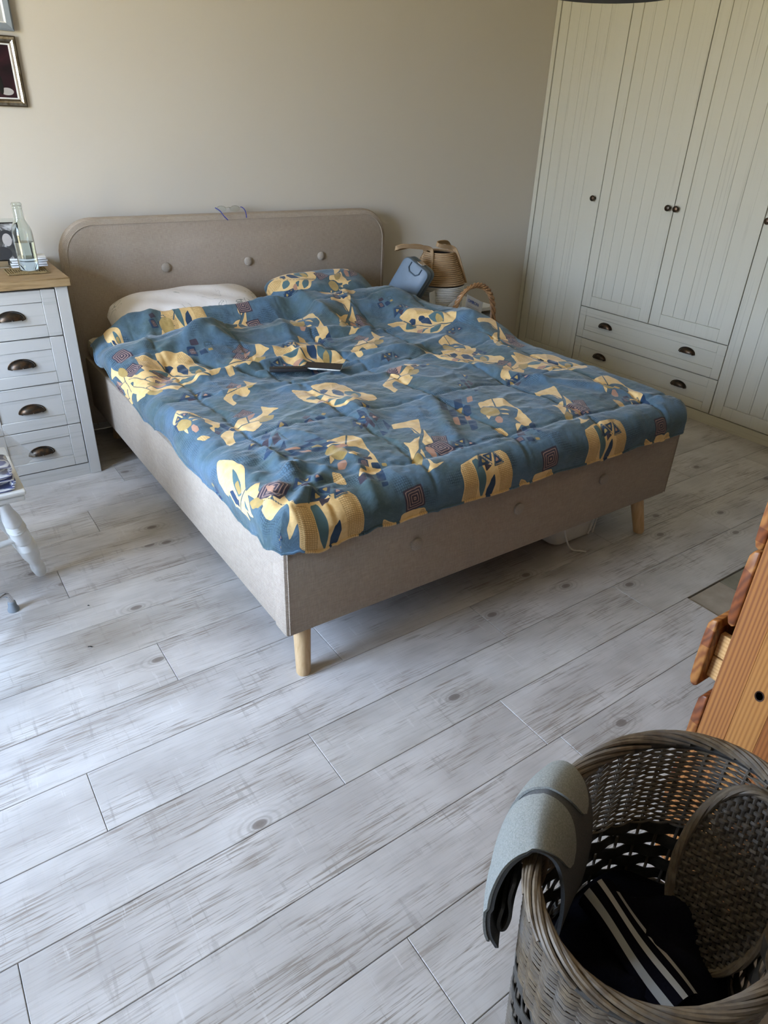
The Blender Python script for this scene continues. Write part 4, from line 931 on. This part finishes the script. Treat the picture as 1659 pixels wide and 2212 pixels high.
# white appliance under the bed, with its flex
wbx = thing('foot_spa', 'white plastic tub on the floor under the foot of the bed', 'tub', (1.30, -1.95, 0))
g = G(); g.prism([(p[0], p[1]-.11) for p in rr2(.26, .22, .05)], .004, .125, 'z', c=.02); g.v = [(x*(1-.10*(1-z/.13)), y*(1-.10*(1-z/.13)), z) for x, y, z in g.v]; g.mk('tub_body', M['white_plastic'], wbx)
g = G(); g.prism([(p[0]*1.04, p[1]*1.04-.114) for p in rr2(.26, .22, .05)], .1255, .142, 'z', c=.005); g.mk('lid', M['white_plastic'], wbx)
for xx in (.065, .09): G().tube([(xx, -.107, .02), (xx+.004, -.114, .12)], .003, 6).mk('rib', M['white_plastic'], wbx)
tag(G().tube(lines([(1.24, -1.99, .148), (1.19, -2.062, .13), (1.20, -2.085, .06), (1.235, -2.09, .008), (1.262, -2.115, .0045), (1.275, -2.13, .0045)], 8), .0035, 8).mk('power_flex', M['white_plastic']), 'white flex hanging from the tub under the bed to the floor', 'cable')

# ceiling lamp whose rim just enters the picture at the top
pt = CAM+ray(1300, -1)*1.75
pl = thing('pendant_lamp', 'dark round pendant lampshade, its lower rim just showing at the top edge', 'lamp', (pt.x+.17, pt.y+.12, pt.z+.043))
G().lathe([(.20, 0), (.205, .004), (.19, .10), (.12, .20), (.03, .235), (.02, .23), (.115, .192), (.183, .098), (.198, .008)], 40).mk('shade', M['lamp'], pl)
G().tube([(0, 0, .22), (0, 0, ZC-pt.z-.03)], .004, 8).mk('cord', M['blackmat'], pl); G().lathe([(.0, ZC-pt.z-.03), (.05, ZC-pt.z-.028), (.05, ZC-pt.z-.001), (0, ZC-pt.z-.001)], 20).mk('ceiling_cup', M['lamp'], pl)
G().lathe([(0, .06), (.022, .075), (.028, .10), (.018, .14), (.014, .20), (0, .2)], 16).mk('bulb', M['white_plastic'], pl)

# ================================================================== WHITE CHAIR on the left
cw = thing('turned_leg_chair', 'white painted wooden chair with turned legs at the left edge', 'chair', (-.78, -1.25, 0))
O = cw.location; SZ = .43
g = G(); g.box(-1.06, -.500, -1.432, -1.06, SZ-.015, SZ, c=.006); g.mk('seat', M['white'], cw, off=O)
G().box(-1.05, -.506, -1.426, -1.07, SZ-.034, SZ-.0165, c=.004).mk('seat_apron', M['white'], cw, off=O)
def turned(top, foot, name='leg'):
    top, foot = Vector(top), Vector(foot); L = (foot-top).length
    pr_ = [(0, .017), (.10, .019), (.20, .027), (.25, .028), (.265, .024), (.275, .029), (.290, .024), (.302, .030), (.318, .025), (.33, .031), (.345, .028), (.42, .030), (.49, .029), (.50, .025), (.515, .031), (.53, .026), (.545, .032), (.56, .027), (.575, .032), (.60, .031), (.70, .029), (.78, .022), (.83, .020), (.86, .023), (.90, .024), (.97, .021), (1.0, .018)]
    pts = []; R_ = []
    for (t0, r0), (t1, r1) in zip(pr_[:-1], pr_[1:]):
        for k in range(3): t = t0+(t1-t0)*k/3; pts.append(top.lerp(foot, t)); R_.append(((r0+(r1-r0)*k/3)-.024)*1.0+.0225)
    pts.append(foot); R_.append(.014)
    pts = [p if p.z > .0 else Vector((p.x, p.y, 0)) for p in pts]
    G().tube(pts, R_, 20).mk(name, M['white'], cw, off=O, angle=60)
turned((-.568, -1.405, SZ-.034), (-.500, -1.232, .016)); turned((-.98, -1.39, SZ-.034), (-1.07, -1.45, .016)); turned((-.60, -1.12, SZ-.034), (-.53, -1.02, .016)); turned((-.97, -1.12, SZ-.034), (-1.06, -1.02, .016))
G().tube([(-.54, -1.335, .225), (-.78, -1.36, .215), (-1.02, -1.415, .225)], [.009, .013, .009], 12).mk('stretcher', M['white'], cw, off=O)
for i in range(6):
    x = -1.02+i*.092; G().tube([(x, -1.085, SZ), (x, -1.06, SZ+.22), (x, -1.03, SZ+.42)], [.009, .012, .009], 10).mk('spindle', M['white'], cw, off=O) if x < -.62 else None
G().box(-1.06, -.66, -1.045, -1.015, SZ+.42, SZ+.49, c=.01).mk('top_rail', M['white'], cw, off=O)
# low bench outside the picture, added to shade the floor beside the bed
sb = thing('added_shade_bench', 'unseen low white bench by the left wall, added to shade the floor beside the bed', 'bench', (-1.6, -1.02, 0)); O = sb.location
G().box(-1.93, -1.28, -1.40, -.66, .50, .54, c=.004).mk('seat', M['white'], sb, off=O); G().box(-1.92, -1.29, -1.39, -.67, .03, .4995, c=.003).mk('body', M['white'], sb, off=O)
for x in (-1.9, -1.33):
    for y in (-1.37, -.71): G().box(x, x+.04, y, y+.04, 0, .0295).mk('foot', M['white'], sb, off=O)
# things lying on the chair
def blob(cx_, cy_, cz_, rx_, ry_, rz_, seed, amp=.12, n=28):
    g = G()
    def f(u, v):
        a = 2*PI*u; b_ = PI*v-PI/2; k = 1+amp*(math.sin(3*a+seed)*math.cos(2*b_+seed)+.5*math.sin(7*a+5*b_+seed*2))
        return (cx_+rx_*k*math.cos(a)*math.cos(b_), cy_+ry_*k*math.sin(a)*math.cos(b_), max(cz_-rz_*.92, cz_+rz_*k*math.sin(b_)))
    return g.grid(f, n, n//2+2, cu=True)
b_ = NB('striped_cotton', .9, .1); wv = b_.wave(b_.coord('World', (1, 1, 1)), 42, .6, 1, 2, 'Z'); b_.col(b_.ramp(wv, [(.3, (.09, .10, .20)), (.5, (.30, .31, .38)), (.7, (.62, .61, .60))])); M['striped'] = b_.m
cl = thing('folded_cloth', 'blue and white striped cloth folded on the white chair', 'cloth', (-.60, -1.37, SZ+.001))
g = G()
pts = [(-.16, .010), (.045, .006), (.068, .018), (.060, .034), (-.10, .032), (-.14, .042), (-.10, .052), (.05, .050), (.070, .062), (.052, .076), (-.14, .072)]
P = lines([(x, 0, z) for x, z in pts], 5)
g.grid(lambda u, v: (P[min(len(P)-1, int(u*(len(P)-1)))].x, -.052+.10*v+.004*math.sin(u*9), P[min(len(P)-1, int(u*(len(P)-1)))].z+.004*math.sin(v*6)), len(P), 10)
o = g.mk('cloth_fold', M['striped'], cl); so = o.modifiers.new('t', 'SOLIDIFY'); so.thickness = .006
b_ = NB('clear_plastic_film', .12, .5); b_.b.inputs['Transmission Weight'].default_value = .0; b_.b.inputs['Alpha'].default_value = .30
n = b_.noise(b_.coord(), 18, 4, .6, 1); b_.col(b_.mix(n, (.55, .56, .58), (.85, .86, .88))); b_.bump(n, .8, .01); M['film'] = b_.m
fb_ = thing('plastic_bag', 'crinkled clear plastic bag with lace in it on the white chair seat corner', 'bag', (-.57, -1.36, SZ+.085))
g = G()
def bagf(u, v):
    a = 2*PI*u; zz_ = v; r = .022+.085*(1-zz_)**.8; k = 1+.16*math.sin(4*a+1)*(1-zz_)+.06*math.sin(11*a+6*v)
    return (-.02+.07*(1-zz_)+r*k*math.cos(a)*.9-.04, .0+r*k*math.sin(a)*.75, -.02+.245*zz_)
g.grid(bagf, 40, 18, cu=True); g.mk('film', M['film'], fb_, angle=80)
b_ = NB('cream_lace', .9, .1); co = b_.coord(); v = b_.n('ShaderNodeTexVoronoi'); b_.link(co, v.inputs['Vector']); v.inputs['Scale'].default_value = 90
b_.col(b_.mix(b_.rng(v.outputs['Distance'], .25, .35), (.62, .55, .46), (.25, .17, .11))); b_.bump(v.outputs['Distance'], .6, .003)
blob(-.03, .02, .055, .055, .04, .05, 2, .1).mk('lace', b_.m, fb_, angle=80)
gb = thing('pale_green_cushion', 'pale green rounded cushion on the white chair at the left edge', 'cushion', (-.685, -1.33, SZ+.002))
blob(.0, .01, .29, .085, .07, .060, 5, .05).mk('cushion_cover', plain('pale_green_cloth', (.52, .56, .42), .9), gb, angle=80)
blob(-.01, .02, .115, .08, .06, .115, 3, .06).mk('lower_cover', M['paper'], gb, angle=80)

# ================================================================== CHROME STOOL, one foot in view
st = thing('chrome_stool', 'chrome tube leg with a grey rubber foot at the left edge', 'stool', (-.86, -1.63, 0))
O = st.location
for (fx, fy, bx, by) in ((-.615, -1.382, -.76, -1.56), (-1.12, -1.55, -.98, -1.60), (-.86, -1.95, -.86, -1.78)):
    fv = Vector((fx, fy, 0)); bv = Vector((bx, by, 0)); d = (bv-fv).normalized()
    G().tube(lines([fv+Vector((0, 0, .03)), fv+Vector((0, 0, .05))+d*.004, fv+d*.02+Vector((0, 0, .075)), fv+d*.065+Vector((0, 0, .088)), bv+Vector((0, 0, .10)), bv+d*.03+Vector((0, 0, .16)), bv+d*.03+Vector((0, 0, .40))], 6), .0085, 14).mk('leg', M['chrome'], st, off=O)
    G().lathe([(.0175, 0), (.0178, .006), (.013, .018), (.0118, .034), (.0095, .036)], 20, (fx, fy)).mk('rubber_foot', M['rubber'], st, off=O)
G().lathe([(0, .40), (.13, .40), (.14, .41), (.14, .44), (.125, .455), (0, .46)], 40, (-.88, -1.66)).mk('seat', M['blackmat'], st, off=O)

# ================================================================== PINE CHEST, its drawers face the bed
pc = thing('pine_chest', 'orange pine chest of drawers seen from its side, one drawer slightly open', 'chest of drawers', (.85, -3.3, 0))
O = pc.location; PX, PY = .435, -3.063
def pinb(name, x0, x1, y0, y1, z0, z1, mat, c=.002, parent=None): return G().box(x0, x1, y0, y1, z0, z1, c=c).mk(name, mat, parent or pc, off=O)
sp_ = thing('x', None, None); bpy.data.objects.remove(sp_)
ys = [PY, PY-.052, PY-.105, PY-.185, PY-.27, PY-.36, PY-.44]
pm_ = [pine_mat('orange_pine_board_%d' % i, 2, *cc, rnd=3+i*7) for i, cc in enumerate((((.36, .145, .036), (.19, .062, .014)), ((.40, .18, .046), (.26, .098, .022)), ((.29, .10, .024), (.165, .050, .011))))]
for i in range(6): pinb('side_board', PX, PX+.018, ys[i+1]+.0001, ys[i]-.0001, .0, .985, pm_[(0, 1, 2, 0, 1, 2)[i]], .0006)
pinb('side_panel', 1.247, 1.265, ys[-1], PY, 0, .985, M['pine']); pinb('top', PX-.015, 1.28, ys[-1]-.01, PY+.02, .9855, 1.012, M['pine'], .006)
pinb('back', PX+.019, 1.246, ys[-1], ys[-1]+.008, .02, .985, M['pine']); pinb('plinth', PX+.019, 1.246, PY-.03, PY-.012, .0, .06, M['pine'])
G().lathe([(.0, 0), (.0065, .0), (.0085, .0006), (.0085, .0)], 20).xf(Matrix.Translation((PX-.0004, -3.143, .541)) @ Matrix.Rotation(-PI/2, 4, 'Y') @ Matrix.Scale(1.35, 4, (1, 0, 0))).mk('knot', plain('dark_knot', (.035, .014, .008), .5), pc, off=O)
def drawer(z0, z1, out):
    y = PY+.0015+out
    # rounded front profile, thicker in the middle, with the end grain on the short side
    prof_ = [(y, z0+.004), (y+.006, z0-.001), (y+.014, z0+.002), (y+.0185, z0+.016), (y+.020, z0+.06), (y+.020, z1-.05), (y+.0185, z1-.016), (y+.013, z1-.004), (y+.004, z1-.001), (y, z1-.004)]
    g = G(); g.prism(prof_, PX+.001, 1.246, 'x', c=.003); d = g.mk('drawer', dend, pc, off=O)
    if out > .01:
        for zz0, zz1 in ((z0+.02, z0+.070), (z0+.074, z0+.125)): pinb('drawer_side', PX+.026, PX+.04, PY-.30, y-.0005, zz0, zz1, M['pinel'], .001, d)
        pinb('drawer_side', 1.21, 1.224, PY-.30, y-.0005, z0+.02, z0+.125, M['pinel'], .001, d); pinb('drawer_bottom', PX+.041, 1.209, PY-.30, y-.0005, z0+.03, z0+.036, M['pinel'], .0005, d)
    for xx in (.62, 1.07):
        k_ = G().lathe([(.010, 0), (.008, .008), (.017, .018), (.018, .026), (.010, .032), (0, .033)], 16).xf(Matrix.Translation((xx, y+.0205, (z0+z1)/2)) @ Matrix.Rotation(-PI/2, 4, 'X')); k_.mk('knob', M['pined'], d, off=O)
b = NB('pine_end_grain', .4, .45); co = b.coord('World', (14, 14, 14)); nz = b.noise(b.coord('World', (1, 1, .35)), 9, 2, .5, .6); wr = b.wave(b.coord('World', (1, 1, .5)), 36, 6, 2, 1.2, 'DIAGONAL')
c = b.mix(wr, (.36, .15, .04), (.20, .065, .017)); nn = b.noise(b.coord('World', (3, 3, 22)), .9, 1, .3); c = b.mix(b.rng(nn, .50, .505), c, b.mix(wr, (.22, .065, .017), (.12, .032, .01))); b.col(c); dend = b.m
for z0, z1, out in ((.806, .972, 0), (.640, .804, 0), (.472, .636, .029), (.304, .468, 0), (.136, .300, 0)): drawer(z0, z1, out)

# ================================================================== LAUNDRY BASKET
BC = Vector((.040, -3.249)); BANG = .124; HR = .535
def bpt(a, z, off=0., sc=None):
    s_ = (.845+.155*(z/.55)) if sc is None else sc
    x = (.247*s_+off)*math.cos(a); y = (.172*s_+off)*math.sin(a)
    return (BC.x+x*math.cos(BANG)-y*math.sin(BANG), BC.y+x*math.sin(BANG)+y*math.cos(BANG), z)
lb = thing('laundry_basket', 'tall oval grey-brown wicker laundry basket in the lower right corner', 'laundry basket', (BC.x, BC.y, 0))
O = lb.location; NS = 34
for i in range(NS):
    a = 2*PI*i/NS; G().tube([bpt(a, .012+.0), bpt(a, .2), bpt(a, .4), bpt(a, HR)], .0028, 6).mk('stake', M['wicker'], lb, off=O)
def weave(z, ph, r=.0024, amp=.0042, dz=.0022, n4=3):
    N = NS*n4; pts = []
    for j in range(N):
        a = 2*PI*j/N; w_ = math.cos(a*NS/2+ph); pts.append(bpt(a, z+dz*math.sin(a*NS/2+ph)+.0008*math.sin(5*a+z*90), amp*w_))
    return G().tube(pts, r, 5, closed=True)
random.seed(3)
z = .345
while z < HR-.012:
    for k in (0, 1): weave(z+random.uniform(-.001, .001), PI*k, .0023+random.uniform(-.0002, .0003)).mk('wicker_strand', M['wicker'], lb, off=O)
    z += .0118
def flat(z, ph, h=.028):
    N = NS*3; g = G(); V = []
    for j in range(N):
        a = 2*PI*j/N; w_ = .0046*math.cos(a*NS/2+ph); zz_ = z+.0015*math.sin(4*a+z*50)
        for dz, dr in ((-h/2, .001), (h/2, .001), (h/2, -.001), (-h/2, -.001)): V.append(bpt(a, zz_+dz, w_+dr))
    F = [(j*4+q, j*4+(q+1) % 4, ((j+1) % N)*4+(q+1) % 4, ((j+1) % N)*4+q) for j in range(N) for q in range(4)]
    return g.add(V, F)
for i in range(5): flat(.330-.030*i, PI*i).mk('flat_cane_band', M['wicker_dark'], lb, off=O)
z = .02
while z < .19:
    for k in (0, 1): weave(z, PI*k, .0034).mk('wicker_strand', M['wicker'], lb, off=O)
    z += .0105
# plaited rim: long rods lying over one another
for i in range(36):
    a0 = 2*PI*i/36+random.uniform(-.03, .03); L = .95; pts = []; R_ = []
    for j in range(15):
        t = j/14; a = a0+L*t; q = -2.1+3.9*t
        pts.append(bpt(a, HR+.004+.0115*math.cos(q*.9)+.003*math.sin(a0*3), .0105*math.sin(q*.9))); R_.append(.0041*(1-.45*abs(t-.4)))
    G().tube(pts, R_, 7).mk('rim_rod', M['wicker'], lb, off=O)
G().tube([bpt(2*PI*j/60, HR-.002, 0) for j in range(60)], .010, 8, closed=True).mk('rim_core', M['wicker_dark'], lb, off=O)
g = G(); g.add([bpt(2*PI*j/48, .003, -.002) for j in range(48)]+[bpt(2*PI*j/48, .011, -.002) for j in range(48)], [tuple(range(48))[::-1], tuple(range(48, 96))]+[(j, (j+1) % 48, 48+(j+1) % 48, 48+j) for j in range(48)]); g.mk('base', M['wicker_dark'], lb, off=O)
# its lid, pushed down inside on the right
lid = thing('basket_lid', 'oval woven wicker lid pushed down inside the laundry basket on its right side', 'lid', (.196, -3.279, .378))
LM = Matrix.Rotation(math.radians(24), 4, 'Z') @ Matrix.Rotation(math.radians(-60), 4, 'Y')
la, lb2 = .152, .078
def lidpt(x, y, z=0): return tuple(LM @ Vector((x, y, z)))
for i in range(15):
    y = -.0735+i*.0105; w_ = la*math.sqrt(max(0, 1-(y/lb2)**2))
    if w_ > .02: G().tube([lidpt(-w_+2*w_*t/2, y) for t in range(3)], .0027, 5).mk('lid_stake', M['wicker_lid'], lid)
for i in range(36):
    x = -.146+i*.0083; w_ = lb2*math.sqrt(max(0, 1-(x/la)**2)); n_ = 38
    if w_ > .02: G().tube([lidpt(x, -w_+2*w_*t/n_, .0036*math.cos(PI*((-w_+2*w_*t/n_)+.0735)/.0105+PI*i)) for t in range(n_+1)], .0039, 5, flat=.6).mk('lid_strand', M['wicker_lid'], lid)
for s in range(5): G().tube([lidpt((la+.004*math.cos(4*a+s*1.3))*math.cos(a), (lb2+.004*math.cos(4*a+s*1.3))*math.sin(a), .006*math.sin(4*a+s*1.3)) for a in [2*PI*j/56 for j in range(56)]], .0045, 6, closed=True).mk('lid_rim_rod', M['wicker'], lid)
# dark laundry: a lumpy heap, and a top with three white stripes over it
def inb(a, rr_, z): return bpt(a, z, -.012-(1-rr_)*0, None)
dl_ = thing('dark_clothes', 'heap of black and navy clothes inside the laundry basket', 'clothes', (BC.x, BC.y, .2))
g = G()
def heap(u, v):
    a = 2*PI*u; r = v; s_ = .845+.155*(.2/.55); x = (.247*s_-.016)*r*math.cos(a); y = (.172*s_-.016)*r*math.sin(a)
    z = .225+.055*(1-r*r)+.018*math.sin(5*a+3*r)*r+.012*math.sin(9*x*10+y*40)*(1-r**6)+.050*math.exp(-((x-.105)**2+(y+.01)**2)/.006)*(1-r**6)
    return (BC.x+x*math.cos(BANG)-y*math.sin(BANG), BC.y+x*math.sin(BANG)+y*math.cos(BANG), z)
g.grid(heap, 60, 20, cu=True); g.grid(lambda u, v: (lambda p: (p[0], p[1], .014+(p[2]-.014)*v))(heap(u, 1.0)), 60, 4, cu=True); g.mk('cloth_heap', M['navy'], dl_, off=dl_.location, angle=80)
ja = thing('striped_top', 'black garment with white sleeve stripes lying on the dark clothes in the basket', 'garment', (-.03, -3.32, .29))
def heapz(x, y): return .268+.010*math.sin(x*30)+.008*math.sin(y*42)
J0 = [atz(1298, 1965, .30), atz(1415, 2120, .30)]; d = (J0[1]-J0[0]); d.z = 0; d.normalize(); nrm = Vector((-d.y, d.x, 0))
O = ja.location
def jf(lift):
    return lambda u, v: tuple(J0[0]+d*(-.03+.19*u)+nrm*(-.02+.075*v)+Vector((0, 0, .020+lift-.024*(2*v-1)**2-.012*u+.005*math.sin(u*6+v*3))))
def band_(v0, v1, lift, u0=0., u1=1.): return lambda u, v: jf(lift)(u0+(u1-u0)*u, v0+(v1-v0)*v)
G().grid(jf(0), 24, 12).grid(jf(-.010), 24, 12).mk('sleeve', M['navy'], ja, off=O, angle=80)
for v0 in (.10, .42, .74): G().grid(band_(v0, v0+.13, .0022, .0 if v0 < .7 else .12, 1), 20, 4).mk('white_stripe', M['stripe'], ja, off=O, angle=80)

# ================================================================== GREY FELT drape over the rim
fe = thing('felt_slipper_boot', 'grey felt piece with lighter pads and a dark band, over the laundry basket rim', 'felt piece', (-.10, -3.14, .50))
O = fe.location
def aof(px, py, z=HR+.02):
    p = atz(px, py, z); x, y = p.x-BC.x, p.y-BC.y; x, y = x*math.cos(BANG)+y*math.sin(BANG), -x*math.sin(BANG)+y*math.cos(BANG)
    return math.atan2(y/.172, x/.247) % (2*PI)
A0, A1 = aof(1146, 1862), aof(1238, 1690)
prof_out = [(.020, -.185), (.034, -.150), (.042, -.10), (.042, -.045), (.030, .012), (.006, .042), (-.024, .030), (-.044, -.01), (-.056, -.07), (-.060, -.14), (-.058, -.205), (-.050, -.262)]
PF = lines([(a, 0, c) for a, c in prof_out], 6)
def felt(u, v, lift=0.):
    a = A0+(A1-A0)*(u*1.06-.03); base = Vector(bpt(a, HR)); an = a+BANG
    nrm_ = Vector(bpt(a, HR, .1))-base; nrm_.z = 0; nrm_.normalize()
    f_ = v*(len(PF)-1); i = min(int(f_), len(PF)-2); p = PF[i].lerp(PF[i+1], f_-i)
    q0 = PF[i+1]-PF[i]; no = Vector((-q0.z, 0, q0.x)); no = -no.normalized() if no.length else no
    p = p-no*(-lift)
    k = 1+.10*math.sin(PI*u)
    wid = 1-.22*max(0, (.32-v)/.32)*(2*u-1)
    zt = .014*math.sin(PI*u)+.03*(1-u)*(v < 0)
    return tuple(base+nrm_*(p.x*k*(1 if v > .2 else wid))+Vector((0, 0, p.z*(1 if v < .45 else 1+.12*(1-u))+zt)))
g = G(); g.grid(lambda u, v: felt(u, v), 26, 60)
o = g.mk('felt_body', M['feltd'], fe, off=O, angle=80); so = o.modifiers.new('t', 'SOLIDIFY'); so.thickness = .0055; so.offset = 0
def pad(u0, u1, v0, v1):
    def f(s, t):
        # rounded lower end
        vv = v0+(v1-v0)*t; half = math.sqrt(max(0, 1-max(0, (t-.72)/.28)**2)); uc = (u0+u1)/2; return felt(uc+(u1-u0)*(s-.5)*half, vv, .0052)
    return f
for u0, u1, v1 in ((-.0, .50, .66), (.58, .985, .62)):
    g = G(); g.grid(pad(u0, u1, .05, v1), 16, 44); o = g.mk('felt_pad', M['felt'], fe, off=O, angle=80); so = o.modifiers.new('t', 'SOLIDIFY'); so.thickness = .004; so.offset = 0
# the tongue folded back inside the outer flap
g = G()
tg = lines([(.018, 0, -.05), (.020, 0, -.09), (.014, 0, -.13), (.018, 0, -.165), (.028, 0, -.170), (.034, 0, -.15), (.032, 0, -.11)], 6)
def tongue(u, v):
    a = A0+(A1-A0)*(.06+.75*u); base = Vector(bpt(a, HR)); nrm_ = Vector(bpt(a, HR, .1))-base; nrm_.z = 0; nrm_.normalize(); p = tg[int(v*(len(tg)-1))]
    return tuple(base+nrm_*(p.x-.004)+Vector((0, 0, p.z+.004)))
g.grid(tongue, 14, len(tg)); o = g.mk('folded_tongue', M['feltd'], fe, off=O, angle=80); so = o.modifiers.new('t', 'SOLIDIFY'); so.thickness = .005

# ================================================================== crumbs on the floor
for (px, py, L, lab) in ((195, 1398, .013, 'small dark seed husk lying on the pale floor in front of the chair'), (191, 1309, .006, 'tiny dark crumb on the floor near the chrome foot')):
    p = atz(px, py); tag(G().tube(lines([(-L/2, 0, .0017), (0, .0012, .0022), (L/2, 0, .0017)], 4), [.0012]*4+[.0017]*4+[.0010], 6).xf(Matrix.Translation((p.x, p.y, 0)) @ Matrix.Rotation(-.6, 4, 'Z')).mk('crumb', M['blackmat']), lab, 'crumb')
